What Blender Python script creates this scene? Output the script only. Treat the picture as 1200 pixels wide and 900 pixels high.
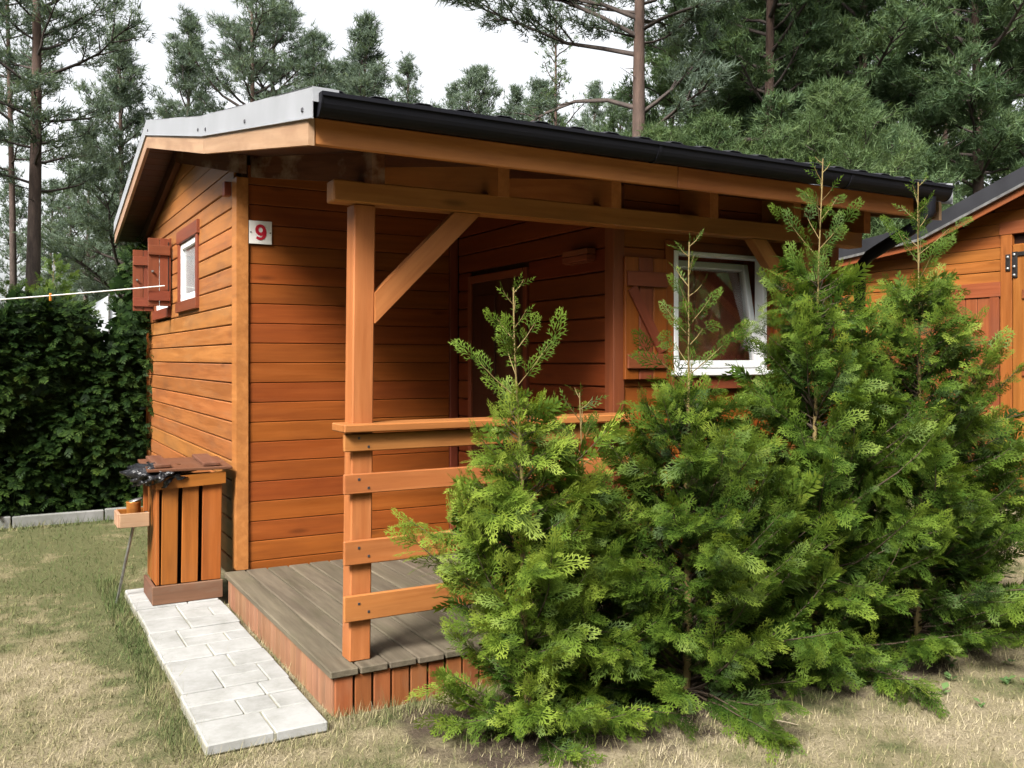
import bpy, bmesh, math, random
import numpy as np
from mathutils import Matrix, Vector

for o in list(bpy.data.objects):
    bpy.data.objects.remove(o)
S = bpy.context.scene
COL = S.collection

# ------------------------------------------------------------------ camera, sky, sun, exposure
FPX, EYE, YAW = 1060.0, 1.55, math.radians(60.35)
cam_d = bpy.data.cameras.new("camera")
cam = bpy.data.objects.new("camera", cam_d); COL.objects.link(cam)
cam.location = (0, 0, EYE)
cam.rotation_euler = (math.radians(90), 0, YAW - math.radians(90))
cam_d.sensor_width = 36.0
cam_d.lens = 36.0 * FPX / 1200.0
cam_d.shift_y = -30.0 / 1200.0
cam_d.clip_end = 1000
S.camera = cam

SUN_EL, SUN_AZ = 43.0, 214.0          # degrees; azimuth counted from +x towards +y, where the light comes from
w = bpy.data.worlds.new("World"); S.world = w; w.use_nodes = True
nt = w.node_tree; nt.nodes.clear()
sky = nt.nodes.new("ShaderNodeTexSky"); sky.sky_type = 'NISHITA'; sky.sun_disc = False
sky.sun_elevation = math.radians(SUN_EL); sky.sun_rotation = math.radians(90 - SUN_AZ)
sky.air_density = 1.0; sky.dust_density = 4.0; sky.ozone_density = 1.0
hs = nt.nodes.new("ShaderNodeHueSaturation"); hs.inputs['Saturation'].default_value = 0.12
bg = nt.nodes.new("ShaderNodeBackground"); bg.inputs['Strength'].default_value = 0.05
wo = nt.nodes.new("ShaderNodeOutputWorld")
nt.links.new(sky.outputs[0], hs.inputs['Color']); nt.links.new(hs.outputs[0], bg.inputs[0]); nt.links.new(bg.outputs[0], wo.inputs[0])
sd = bpy.data.lights.new("sun", 'SUN'); sd.energy = 1.5; sd.angle = math.radians(18); sd.color = (1.0, 0.96, 0.9)
so = bpy.data.objects.new("sun", sd); COL.objects.link(so)
_d = Vector((math.cos(math.radians(SUN_AZ)) * math.cos(math.radians(SUN_EL)), math.sin(math.radians(SUN_AZ)) * math.cos(math.radians(SUN_EL)), math.sin(math.radians(SUN_EL))))
so.rotation_euler = (-_d).to_track_quat('-Z', 'Y').to_euler()
so.location = (-6, -6, 12)
vs = S.view_settings; vs.view_transform = 'Standard'; vs.look = 'None'; vs.exposure = 2.72; vs.gamma = 1.0; vs.use_curve_mapping = False
S.cycles.max_bounces = 6; S.cycles.diffuse_bounces = 1; S.cycles.transparent_max_bounces = 4

# ------------------------------------------------------------------ materials
def mat(name):
    m = bpy.data.materials.new(name); m.use_nodes = True
    t = m.node_tree; b = t.nodes['Principled BSDF']
    return m, t, b
def N(t, kind, **kw):
    n = t.nodes.new(kind)
    for k, v in kw.items():
        if k.startswith('i_'):
            n.inputs[k[2:].replace('_', ' ')].default_value = v
        else: setattr(n, k, v)
    return n
def ramp(t, fac, stops):
    r = t.nodes.new("ShaderNodeValToRGB"); e = r.color_ramp.elements
    while len(e) < len(stops): e.new(0.5)
    for k, (p, c) in enumerate(stops): e[k].position = p; e[k].color = (*c, 1)
    t.links.new(fac, r.inputs[0]); return r.outputs[0]
def mixc(t, fac, a, b, mode='MIX'):
    m = t.nodes.new("ShaderNodeMix"); m.data_type = 'RGBA'; m.blend_type = mode
    for idx, v in ((0, fac), (6, a), (7, b)):
        if hasattr(v, 'is_linked') or hasattr(v, 'links'): t.links.new(v, m.inputs[idx])
        else: m.inputs[idx].default_value = v if idx == 0 else (*v, 1)
    return m.outputs[2]
def math_(t, op, a, b=0.0, c=None):
    m = t.nodes.new("ShaderNodeMath"); m.operation = op
    for k, v in enumerate((a, b) if c is None else (a, b, c)):
        if hasattr(v, 'links'): t.links.new(v, m.inputs[k])
        else: m.inputs[k].default_value = v
    return m.outputs[0]

def wood(name, light, dark, rough=0.5, knots=0.6, blotch=(0.12, 0.05, 0.03), blotch_amt=0.35, vary=0.2, bump=0.22, weather=None, spec=0.3):
    m, t, b = mat(name)
    tc = N(t, "ShaderNodeTexCoord"); oi = N(t, "ShaderNodeObjectInfo")
    off = N(t, "ShaderNodeVectorMath", operation='SCALE'); off.inputs[0].default_value = (37.0, 91.0, 53.0); t.links.new(oi.outputs['Random'], off.inputs['Scale'])
    add = N(t, "ShaderNodeVectorMath", operation='ADD'); t.links.new(tc.outputs['Object'], add.inputs[0]); t.links.new(off.outputs[0], add.inputs[1])
    def mapped(sc):
        mp = N(t, "ShaderNodeMapping"); mp.inputs['Scale'].default_value = sc; t.links.new(add.outputs[0], mp.inputs[0]); return mp.outputs[0]
    g = N(t, "ShaderNodeTexNoise", i_Scale=1.0, i_Detail=7.0, i_Roughness=0.65, i_Distortion=0.6); t.links.new(mapped((1.6, 32, 32)), g.inputs['Vector'])
    col = ramp(t, g.outputs['Fac'], [(0.22, dark), (0.48, tuple(0.5 * (a + c) for a, c in zip(dark, light))), (0.72, light)])
    st_ = N(t, "ShaderNodeTexNoise", i_Scale=1.0, i_Detail=5.0, i_Roughness=0.6, i_Distortion=0.4); t.links.new(mapped((0.9, 13, 13)), st_.inputs['Vector'])
    col = mixc(t, ramp(t, st_.outputs['Fac'], [(0.36, (0.42, 0.42, 0.42)), (0.58, (0, 0, 0))]), col, tuple(0.62 * c for c in dark))
    bl = N(t, "ShaderNodeTexNoise", i_Scale=1.0, i_Detail=4.0, i_Roughness=0.6); t.links.new(mapped((2.2, 6, 6)), bl.inputs['Vector'])
    bf = math_(t, 'MULTIPLY', ramp(t, bl.outputs['Fac'], [(0.5, (0, 0, 0)), (0.75, (1, 1, 1))]), blotch_amt)
    col = mixc(t, bf, col, blotch)
    if knots > 0:
        v = N(t, "ShaderNodeTexVoronoi", i_Scale=1.0); t.links.new(mapped((2.0, 7.5, 7.5)), v.inputs['Vector'])
        kf = math_(t, 'MULTIPLY', ramp(t, v.outputs['Distance'], [(0.05, (1, 1, 1)), (0.17, (0, 0, 0))]), knots)
        sel = math_(t, 'GREATER_THAN', N(t, "ShaderNodeSeparateColor").outputs[0], 0.55)
        sc = sel.node.inputs[0].links[0].from_node; t.links.new(v.outputs['Color'], sc.inputs[0])
        kf = math_(t, 'MULTIPLY', kf, sel)
        col = mixc(t, kf, col, tuple(0.35 * c for c in dark))
    if weather:
        wn = N(t, "ShaderNodeTexNoise", i_Scale=1.0, i_Detail=5.0, i_Roughness=0.7); t.links.new(mapped((1.3, 9, 9)), wn.inputs['Vector'])
        wf = ramp(t, wn.outputs['Fac'], [(weather[1], (0, 0, 0)), (weather[1] + 0.22, (1, 1, 1))])
        col = mixc(t, math_(t, 'MULTIPLY', wf, weather[2]), col, weather[0])
    br = math_(t, 'MULTIPLY_ADD', oi.outputs['Random'], vary, 1.0 - vary * 0.5)
    hsv = N(t, "ShaderNodeHueSaturation"); t.links.new(col, hsv.inputs['Color']); t.links.new(br, hsv.inputs['Value'])
    hv = math_(t, 'MULTIPLY_ADD', math_(t, 'FRACT', math_(t, 'MULTIPLY', oi.outputs['Random'], 7.31)), 0.012, 0.494); t.links.new(hv, hsv.inputs['Hue'])
    t.links.new(hsv.outputs[0], b.inputs['Base Color'])
    rr = math_(t, 'MULTIPLY_ADD', g.outputs['Fac'], 0.3, rough - 0.15); t.links.new(rr, b.inputs['Roughness'])
    b.inputs['Specular IOR Level'].default_value = spec
    bp = N(t, "ShaderNodeBump", i_Strength=bump, i_Distance=0.004); t.links.new(g.outputs['Fac'], bp.inputs['Height']); t.links.new(bp.outputs[0], b.inputs['Normal'])
    return m

M = {}
M['stain'] = wood('stained_pine', (0.269, 0.073, 0.012), (0.185, 0.043, 0.006), blotch=(0.131, 0.031, 0.007), blotch_amt=0.4)
M['gable'] = wood('weathered_stained_pine', (0.364, 0.144, 0.042), (0.242, 0.081, 0.021), blotch=(0.139, 0.057, 0.027), blotch_amt=0.6, weather=((0.268, 0.148, 0.070), 0.52, 0.35))
M['beam'] = wood('planed_stained_beam', (0.388, 0.154, 0.047), (0.276, 0.094, 0.024), blotch=(0.166, 0.056, 0.021), blotch_amt=0.35, knots=0.7)
M['barge'] = wood('pale_stained_board', (0.398, 0.259, 0.165), (0.313, 0.177, 0.100), blotch=(0.174, 0.087, 0.051), blotch_amt=0.55, knots=0.8)
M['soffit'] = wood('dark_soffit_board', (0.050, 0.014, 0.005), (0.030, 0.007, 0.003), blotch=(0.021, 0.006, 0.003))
M['red'] = wood('red_brown_trim', (0.196, 0.051, 0.021), (0.124, 0.029, 0.012), blotch=(0.077, 0.023, 0.014), knots=0.3)
M['stainedrafter'] = wood('water_marked_rafter', (0.145, 0.055, 0.03), (0.07, 0.022, 0.011), rough=0.85, blotch=(0.34, 0.23, 0.18), blotch_amt=0.8, spec=0.05)
M['deck'] = wood('weathered_deck', (0.133, 0.110, 0.077), (0.070, 0.056, 0.039), rough=0.75, blotch=(0.056, 0.056, 0.028), blotch_amt=0.5, weather=((0.166, 0.139, 0.094), 0.5, 0.5), knots=0.4, bump=0.5, spec=0.2)
M['skirt'] = wood('faded_skirt_board', (0.258, 0.083, 0.026), (0.171, 0.046, 0.013), rough=0.7, blotch=(0.214, 0.129, 0.075), blotch_amt=0.45, knots=0.3)
M['skirt_pale'] = wood('pale_faded_skirt_board', (0.288, 0.149, 0.082), (0.195, 0.087, 0.044), rough=0.75, blotch=(0.144, 0.108, 0.068), blotch_amt=0.5, knots=0.3)
M['bin'] = wood('bin_boards', (0.298, 0.096, 0.017), (0.198, 0.057, 0.009), blotch=(0.176, 0.080, 0.034), blotch_amt=0.3, knots=0.2)
M['binlid'] = wood('bin_lid_boards', (0.154, 0.064, 0.033), (0.098, 0.037, 0.019), blotch=(0.175, 0.103, 0.067), blotch_amt=0.4, knots=0.2)
M['binbase'] = wood('bin_base_boards', (0.170, 0.082, 0.047), (0.103, 0.047, 0.025), rough=0.8, blotch=(0.145, 0.113, 0.082), blotch_amt=0.7, knots=0.2)
M['nbr'] = wood('neighbour_boards', (0.269, 0.091, 0.019), (0.183, 0.054, 0.009), blotch=(0.145, 0.043, 0.010), knots=0.3)
M['nbrred'] = wood('neighbour_red_trim', (0.2152, 0.0648, 0.0204), (0.1407, 0.0365, 0.0108), knots=0.2)
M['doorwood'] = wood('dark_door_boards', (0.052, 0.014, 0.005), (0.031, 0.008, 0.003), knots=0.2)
M['backing'] = wood('wall_backing', (0.022, 0.007, 0.002), (0.013, 0.004, 0.002), knots=0)


M['porch'] = wood('shade_darkened_porch_boards', (0.165, 0.036, 0.010), (0.105, 0.021, 0.006), blotch=(0.07, 0.016, 0.006), spec=0.15)  # side wall boards: porch shade put into the colour, darker and redder
def simple(name, col, rough=0.5, metal=0.0, spec=0.5, noise=None, bump=None):
    m, t, b = mat(name)
    b.inputs['Base Color'].default_value = (*col, 1); b.inputs['Roughness'].default_value = rough; b.inputs['Metallic'].default_value = metal
    b.inputs['Specular IOR Level'].default_value = spec
    if noise:
        tc = N(t, "ShaderNodeTexCoord"); n = N(t, "ShaderNodeTexNoise", i_Scale=noise[0], i_Detail=6.0, i_Roughness=0.65); t.links.new(tc.outputs['Object'], n.inputs['Vector'])
        t.links.new(ramp(t, n.outputs['Fac'], [(0.32, noise[1]), (0.68, col)]), b.inputs['Base Color'])
        t.links.new(math_(t, 'MULTIPLY_ADD', n.outputs['Fac'], 0.3, rough - 0.15), b.inputs['Roughness'])
        if bump:
            bp = N(t, "ShaderNodeBump", i_Strength=bump, i_Distance=0.005); t.links.new(n.outputs['Fac'], bp.inputs['Height']); t.links.new(bp.outputs[0], b.inputs['Normal'])
    return m
M['white'] = simple('white_upvc', (0.8, 0.8, 0.8), 0.35, noise=(9.0, (0.72, 0.72, 0.71)))
M['flash'] = simple('pale_metal_flashing', (0.3680, 0.3772, 0.4048), 0.42, 0.2, noise=(3.0, (0.2944, 0.3036, 0.3220)))
M['roof'] = simple('black_roof_sheet', (0.035, 0.035, 0.04), 0.35, 0.2, noise=(2.0, (0.022, 0.022, 0.025)))
M['gutter'] = simple('black_gutter', (0.008, 0.0085, 0.012), 0.6, 0.0, 0.10, noise=(5.0, (0.01, 0.01, 0.013)))
M['screw'] = simple('dark_screw', (0.08, 0.08, 0.09), 0.5, 0.6, noise=(40.0, (0.04, 0.04, 0.045)))
M['iron'] = simple('black_iron', (0.025, 0.022, 0.02), 0.5, 0.4, noise=(20.0, (0.012, 0.01, 0.01)))
M['steel'] = simple('dull_steel', (0.35, 0.35, 0.34), 0.45, 0.8, noise=(25.0, (0.2, 0.19, 0.18)))
M['can'] = simple('amber_tin', (0.42, 0.16, 0.03), 0.35, 0.4, noise=(18.0, (0.26, 0.09, 0.02)))
M['red_ink'] = simple('red_numeral_paint', (0.45, 0.012, 0.03), 0.4, noise=(30.0, (0.38, 0.01, 0.025)))
M['plate'] = simple('white_plate', (0.72, 0.70, 0.66), 0.35, noise=(12.0, (0.62, 0.59, 0.55)))
M['rope'] = simple('white_rope', (0.75, 0.74, 0.72), 0.7, noise=(60.0, (0.6, 0.6, 0.58)))
M['peg'] = simple('orange_peg', (0.65, 0.25, 0.03), 0.45, noise=(30.0, (0.5, 0.18, 0.02)))
M['tent'] = simple('white_canvas', (0.8, 0.82, 0.85), 0.7, noise=(3.0, (0.7, 0.72, 0.76)))
M['curtain'] = wood('dim_room_panelling', (0.55, 0.13, 0.08), (0.42, 0.095, 0.06), knots=0)
def bagmat():
    m, t, b = mat('black_plastic_bag'); b.inputs['Base Color'].default_value = (0.012, 0.012, 0.014, 1); b.inputs['Roughness'].default_value = 0.18
    tc = N(t, "ShaderNodeTexCoord"); n = N(t, "ShaderNodeTexNoise", i_Scale=38.0, i_Detail=3.0, i_Distortion=1.2); t.links.new(tc.outputs['Object'], n.inputs['Vector'])
    bp = N(t, "ShaderNodeBump", i_Strength=0.9, i_Distance=0.01); t.links.new(n.outputs['Fac'], bp.inputs['Height']); t.links.new(bp.outputs[0], b.inputs['Normal'])
    return m
M['bag'] = bagmat()
def glass():
    m, t, b = mat('window_glass')
    gl = N(t, "ShaderNodeBsdfGlossy", i_Roughness=0.03); tr = N(t, "ShaderNodeBsdfTransparent"); tr.inputs[0].default_value = (0.94, 0.95, 0.945, 1)
    lw = N(t, "ShaderNodeFresnel", i_IOR=1.5); mx = N(t, "ShaderNodeMixShader")
    f = math_(t, 'MULTIPLY_ADD', lw.outputs[0], 0.45, 0.01)
    n = N(t, "ShaderNodeTexNoise", i_Scale=2.0); bp = N(t, "ShaderNodeBump", i_Strength=0.03); t.links.new(n.outputs['Fac'], bp.inputs['Height']); t.links.new(bp.outputs[0], gl.inputs['Normal'])
    t.links.new(f, mx.inputs[0]); t.links.new(tr.outputs[0], mx.inputs[1]); t.links.new(gl.outputs[0], mx.inputs[2])
    t.links.new(mx.outputs[0], t.nodes['Material Output'].inputs[0]); return m
M['glass'] = glass()
def stone():
    m, t, b = mat('pale_concrete_slab'); g = N(t, "ShaderNodeNewGeometry")
    n = N(t, "ShaderNodeTexNoise", i_Scale=5.0, i_Detail=8.0, i_Roughness=0.7); t.links.new(g.outputs['Position'], n.inputs['Vector'])
    n2 = N(t, "ShaderNodeTexNoise", i_Scale=70.0, i_Detail=4.0); t.links.new(g.outputs['Position'], n2.inputs['Vector'])
    c = ramp(t, n.outputs['Fac'], [(0.3, (0.1778, 0.1778, 0.1655)), (0.45, (0.2585, 0.2585, 0.2463)), (0.62, (0.3231, 0.3231, 0.3150))])
    c = mixc(t, math_(t, 'MULTIPLY', n2.outputs['Fac'], 0.35), c, (0.1778, 0.1697, 0.1495))
    oi = N(t, "ShaderNodeObjectInfo"); hsv = N(t, "ShaderNodeHueSaturation"); t.links.new(c, hsv.inputs['Color']); t.links.new(math_(t, 'MULTIPLY_ADD', oi.outputs['Random'], 0.15, 0.93), hsv.inputs['Value'])
    t.links.new(hsv.outputs[0], b.inputs['Base Color']); b.inputs['Roughness'].default_value = 0.85
    bp = N(t, "ShaderNodeBump", i_Strength=0.5, i_Distance=0.006); t.links.new(n.outputs['Fac'], bp.inputs['Height']); t.links.new(bp.outputs[0], b.inputs['Normal'])
    return m
M['stone'] = stone()
M['joint'] = simple('sandy_joint', (0.30, 0.28, 0.23), 0.9, noise=(18.0, (0.15, 0.15, 0.105)), bump=0.5)
M['concrete'] = simple('grey_edging', (0.2090, 0.2090, 0.2035), 0.9, noise=(6.0, (0.1210, 0.1265, 0.1100)), bump=0.5)

def turf_colour(t, pos):
    n = N(t, "ShaderNodeTexNoise", i_Scale=1.1, i_Detail=6.0, i_Roughness=0.65); t.links.new(pos, n.inputs['Vector'])
    n2 = N(t, "ShaderNodeTexNoise", i_Scale=7.0, i_Detail=4.0); t.links.new(pos, n2.inputs['Vector'])
    f = math_(t, 'MULTIPLY_ADD', n2.outputs['Fac'], 0.35, math_(t, 'MULTIPLY', n.outputs['Fac'], 0.75))
    sp = N(t, "ShaderNodeSeparateXYZ"); t.links.new(pos, sp.inputs[0])
    # the turf stays greener towards the hedge and the far side of the plot
    far = math_(t, 'MULTIPLY', math_(t, 'SUBTRACT', sp.outputs['Y'], 4.6), 0.05)
    far = math_(t, 'MINIMUM', math_(t, 'MAXIMUM', far, 0.0), 0.13)
    near_path = math_(t, 'MULTIPLY', math_(t, 'MAXIMUM', math_(t, 'SUBTRACT', 0.28, math_(t, 'ABSOLUTE', math_(t, 'SUBTRACT', sp.outputs['X'], 0.62))), 0.0), 0.42)
    return math_(t, 'ADD', math_(t, 'ADD', f, far), near_path)
def turf(name, ground):
    m, t, b = mat(name); g = N(t, "ShaderNodeNewGeometry")
    f = turf_colour(t, g.outputs['Position'])
    if ground:
        c = ramp(t, f, [(0.42, (0.3251, 0.2713, 0.1790)), (0.56, (0.2348, 0.2011, 0.1159)), (0.68, (0.0994, 0.1075, 0.0442))])
        n3 = N(t, "ShaderNodeTexNoise", i_Scale=55.0, i_Detail=6.0, i_Roughness=0.75); t.links.new(g.outputs['Position'], n3.inputs['Vector'])
        c = mixc(t, ramp(t, n3.outputs['Fac'], [(0.40, (0.3360, 0.3480, 0.3920)), (0.58, (0, 0, 0))]), c, (0.0722, 0.0561, 0.0337))
        sp = N(t, "ShaderNodeSeparateXYZ"); t.links.new(g.outputs['Position'], sp.inputs[0])
        wob = N(t, "ShaderNodeTexNoise", i_Scale=5.0, i_Detail=5.0); t.links.new(g.outputs['Position'], wob.inputs['Vector'])
        ey = math_(t, 'SUBTRACT', 0.52, math_(t, 'ABSOLUTE', math_(t, 'SUBTRACT', sp.outputs['Y'], 3.30))); ex = math_(t, 'SUBTRACT', 2.0, math_(t, 'ABSOLUTE', math_(t, 'SUBTRACT', sp.outputs['X'], 3.45)))
        bed = N(t, "ShaderNodeClamp"); t.links.new(math_(t, 'MULTIPLY', math_(t, 'ADD', math_(t, 'MINIMUM', ey, ex), math_(t, 'MULTIPLY_ADD', wob.outputs['Fac'], 0.9, -0.45)), 5.0), bed.inputs[0])
        soil = ramp(t, n3.outputs['Fac'], [(0.35, (0.0378, 0.0278, 0.0196)), (0.65, (0.1008, 0.0740, 0.0539))])
        c = mixc(t, bed.outputs[0], c, soil)
        bp = N(t, "ShaderNodeBump", i_Strength=0.9, i_Distance=0.02); t.links.new(n3.outputs['Fac'], bp.inputs['Height']); t.links.new(bp.outputs[0], b.inputs['Normal'])
    else:
        a = N(t, "ShaderNodeAttribute", attribute_name='tone')
        f2 = math_(t, 'ADD', f, math_(t, 'MULTIPLY_ADD', a.outputs['Fac'], 0.22, -0.11))
        c = ramp(t, f2, [(0.40, (0.3323, 0.2843, 0.1896)), (0.52, (0.2601, 0.2207, 0.1222)), (0.62, (0.1373, 0.1384, 0.0573)), (0.76, (0.0542, 0.0823, 0.0253))])
    t.links.new(c, b.inputs['Base Color']); b.inputs['Roughness'].default_value = 0.9; b.inputs['Specular IOR Level'].default_value = 0.15
    return m
M['ground'] = turf('dry_lawn_soil', True)
M['grass'] = turf('dry_grass_blades', False)

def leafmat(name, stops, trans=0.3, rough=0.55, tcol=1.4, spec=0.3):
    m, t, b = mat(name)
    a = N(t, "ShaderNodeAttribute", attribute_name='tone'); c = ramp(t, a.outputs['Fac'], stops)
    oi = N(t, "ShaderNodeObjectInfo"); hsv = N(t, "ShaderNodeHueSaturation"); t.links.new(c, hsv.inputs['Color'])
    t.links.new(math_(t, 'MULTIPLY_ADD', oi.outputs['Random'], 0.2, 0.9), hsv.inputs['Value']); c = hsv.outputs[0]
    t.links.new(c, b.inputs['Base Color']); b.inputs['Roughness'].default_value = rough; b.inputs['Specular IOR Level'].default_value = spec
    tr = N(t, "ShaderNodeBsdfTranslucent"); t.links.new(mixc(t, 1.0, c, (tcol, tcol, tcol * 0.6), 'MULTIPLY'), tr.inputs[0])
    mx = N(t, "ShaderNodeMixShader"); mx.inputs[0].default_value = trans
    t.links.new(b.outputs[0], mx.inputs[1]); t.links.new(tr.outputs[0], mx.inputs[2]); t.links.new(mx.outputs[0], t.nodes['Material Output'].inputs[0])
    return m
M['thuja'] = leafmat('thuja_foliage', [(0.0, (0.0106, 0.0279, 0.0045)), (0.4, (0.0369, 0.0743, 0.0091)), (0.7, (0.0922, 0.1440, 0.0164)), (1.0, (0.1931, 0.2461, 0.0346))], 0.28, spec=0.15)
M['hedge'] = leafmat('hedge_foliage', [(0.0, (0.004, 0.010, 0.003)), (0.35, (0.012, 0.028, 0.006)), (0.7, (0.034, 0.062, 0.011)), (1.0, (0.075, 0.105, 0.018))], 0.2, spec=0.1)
M['conifer'] = leafmat('light_conifer_foliage', [(0.0, (0.0375, 0.0688, 0.0156)), (0.5, (0.0688, 0.1125, 0.0219)), (1.0, (0.1250, 0.1688, 0.0375))], 0.3, spec=0.15)
M['pine'] = leafmat('pine_needles', [(0.0, (0.0517, 0.0759, 0.0552)), (0.5, (0.0978, 0.1323, 0.0943)), (1.0, (0.1495, 0.1898, 0.1323))], 0.35, spec=0.15)
M['pine_dark'] = leafmat('dark_pine_needles', [(0.0, (0.0408, 0.0728, 0.0349)), (0.5, (0.0801, 0.1252, 0.0582)), (1.0, (0.1383, 0.1893, 0.0844))], 0.35, spec=0.15)
M['pine_young'] = leafmat('young_pine_needles', [(0.0, (0.036, 0.064, 0.026)), (0.5, (0.068, 0.105, 0.040)), (1.0, (0.11, 0.15, 0.055))], 0.3, spec=0.15)
M['weed'] = leafmat('weed_leaves', [(0.0, (0.05, 0.10, 0.03)), (0.5, (0.08, 0.15, 0.045)), (1.0, (0.13, 0.2, 0.07))], 0.25)
M['twig'] = simple('greenish_shoot_bark', (0.20, 0.15, 0.05), 0.8, noise=(20.0, (0.13, 0.085, 0.03)))
M['deadtwig'] = simple('bleached_twig', (0.45, 0.38, 0.27), 0.85, noise=(20.0, (0.3, 0.24, 0.16)))
def bark():
    m, t, b = mat('pine_bark'); tc = N(t, "ShaderNodeTexCoord"); sp = N(t, "ShaderNodeSeparateXYZ"); t.links.new(tc.outputs['Object'], sp.inputs[0])
    mp = N(t, "ShaderNodeMapping"); mp.inputs['Scale'].default_value = (9, 9, 2.2); t.links.new(tc.outputs['Object'], mp.inputs[0])
    n = N(t, "ShaderNodeTexNoise", i_Scale=1.5, i_Detail=6.0, i_Roughness=0.7); t.links.new(mp.outputs[0], n.inputs['Vector'])
    low = ramp(t, n.outputs['Fac'], [(0.35, (0.0312, 0.0234, 0.0194)), (0.65, (0.0864, 0.0675, 0.0562))])
    up = ramp(t, n.outputs['Fac'], [(0.35, (0.0432, 0.0248, 0.0173)), (0.65, (0.0816, 0.0473, 0.0337))])
    h = math_(t, 'MULTIPLY_ADD', sp.outputs['Z'], 0.25, -0.6); hc = N(t, "ShaderNodeClamp"); t.links.new(h, hc.inputs[0])
    t.links.new(mixc(t, hc.outputs[0], low, up), b.inputs['Base Color']); b.inputs['Roughness'].default_value = 0.9
    bp = N(t, "ShaderNodeBump", i_Strength=0.8, i_Distance=0.02); t.links.new(n.outputs['Fac'], bp.inputs['Height']); t.links.new(bp.outputs[0], b.inputs['Normal'])
    return m
M['bark'] = bark()
M['limb'] = simple('dark_limb_bark', (0.06, 0.044, 0.036), 0.9, noise=(8.0, (0.03, 0.022, 0.018)))
M['oldtwig'] = simple('dark_inner_twig', (0.07, 0.045, 0.025), 0.85, noise=(20.0, (0.035, 0.024, 0.014)))

# ------------------------------------------------------------------ helpers
WM = {}
def link(o, W, parent=None):
    COL.objects.link(o); W = Matrix(W); WM[o] = W
    if parent is not None:
        o.parent = parent; o.matrix_basis = WM[parent].inverted() @ W
    else: o.matrix_basis = W
    return o
def T(x, y, z): return Matrix.Translation((x, y, z))
def thing(name, label, cat, loc, group=None, kind=None):
    o = bpy.data.objects.new(name, None); o.empty_display_size = 0.2
    link(o, T(*loc)); o['label'] = label; o['category'] = cat
    if group: o['group'] = group
    if kind: o['kind'] = kind
    return o
def tag(o, label, cat, group=None):
    o['label'] = label; o['category'] = cat
    if group: o['group'] = group
    return o
def mesh(name, verts, faces, m, smooth=False):
    me = bpy.data.meshes.new(name); me.from_pydata([tuple(v) for v in verts], [], [tuple(f) for f in faces]); me.materials.append(m)
    if smooth: me.polygons.foreach_set('use_smooth', [True] * len(me.polygons))
    me.update(); return me
def meshnp(name, V, Fc, m, tone=None, smooth=False):
    """V (n,3) verts, Fc (k,3|4) faces, tone: one value a vertex"""
    me = bpy.data.meshes.new(name); k, c = Fc.shape
    me.vertices.add(len(V)); me.vertices.foreach_set('co', np.ascontiguousarray(V, dtype=np.float32).ravel())
    me.loops.add(k * c); me.loops.foreach_set('vertex_index', np.ascontiguousarray(Fc, dtype=np.int32).ravel())
    me.polygons.add(k); me.polygons.foreach_set('loop_start', np.arange(0, k * c, c, dtype=np.int32))
    if smooth: me.polygons.foreach_set('use_smooth', np.ones(k, dtype=bool))
    if tone is not None:
        a = me.attributes.new('tone', 'FLOAT', 'POINT'); a.data.foreach_set('value', np.ascontiguousarray(tone, dtype=np.float32))
    me.materials.append(m); me.update(calc_edges=True); return me
def put(name, me, parent=None, W=Matrix()):
    return link(bpy.data.objects.new(name, me), W, parent)

_boxc = {}
def boxmesh(name, L, w_, t_, m, ch=0.003):
    key = (round(L, 4), round(w_, 4), round(t_, 4), m.name, ch)
    if key in _boxc: return _boxc[key]
    bm = bmesh.new(); bmesh.ops.create_cube(bm, size=1.0)
    bmesh.ops.scale(bm, vec=(L, w_, t_), verts=bm.verts)
    if ch > 0: bmesh.ops.bevel(bm, geom=bm.edges[:], offset=min(ch, 0.4 * min(L, w_, t_)), segments=1, affect='EDGES')
    me = bpy.data.meshes.new(name); bm.to_mesh(me); bm.free(); me.materials.append(m); _boxc[key] = me; return me
def frame(p0, p1, up):
    a = Vector(p0); b = Vector(p1); x = (b - a).normalized(); z = Vector(up); z = (z - x * z.dot(x)).normalized(); y = z.cross(x)
    R = Matrix((x, y, z)).transposed().to_4x4(); return Matrix.Translation((a + b) / 2) @ R, (b - a).length
def board(name, parent, p0, p1, up, w_, t_, m, ch=0.003):
    """straight timber from p0 to p1 (centre line): thickness t_ along up, width w_ across"""
    W, L = frame(p0, p1, up); return put(name, boxmesh(name, L, w_, t_, m, ch), parent, W)
def box(name, parent, x0, x1, y0, y1, z0, z1, m, ch=0.003):
    d = [(x1 - x0, 0), (y1 - y0, 1), (z1 - z0, 2)]; ax = max(d)[1]
    c = ((x0 + x1) / 2, (y0 + y1) / 2, (z0 + z1) / 2)
    if ax == 0: return board(name, parent, (x0, c[1], c[2]), (x1, c[1], c[2]), (0, 0, 1), y1 - y0, z1 - z0, m, ch)
    if ax == 1: return board(name, parent, (c[0], y0, c[2]), (c[0], y1, c[2]), (0, 0, 1), x1 - x0, z1 - z0, m, ch)
    return board(name, parent, (c[0], c[1], z0), (c[0], c[1], z1), (0, 1, 0), x1 - x0, y1 - y0, m, ch)
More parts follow.
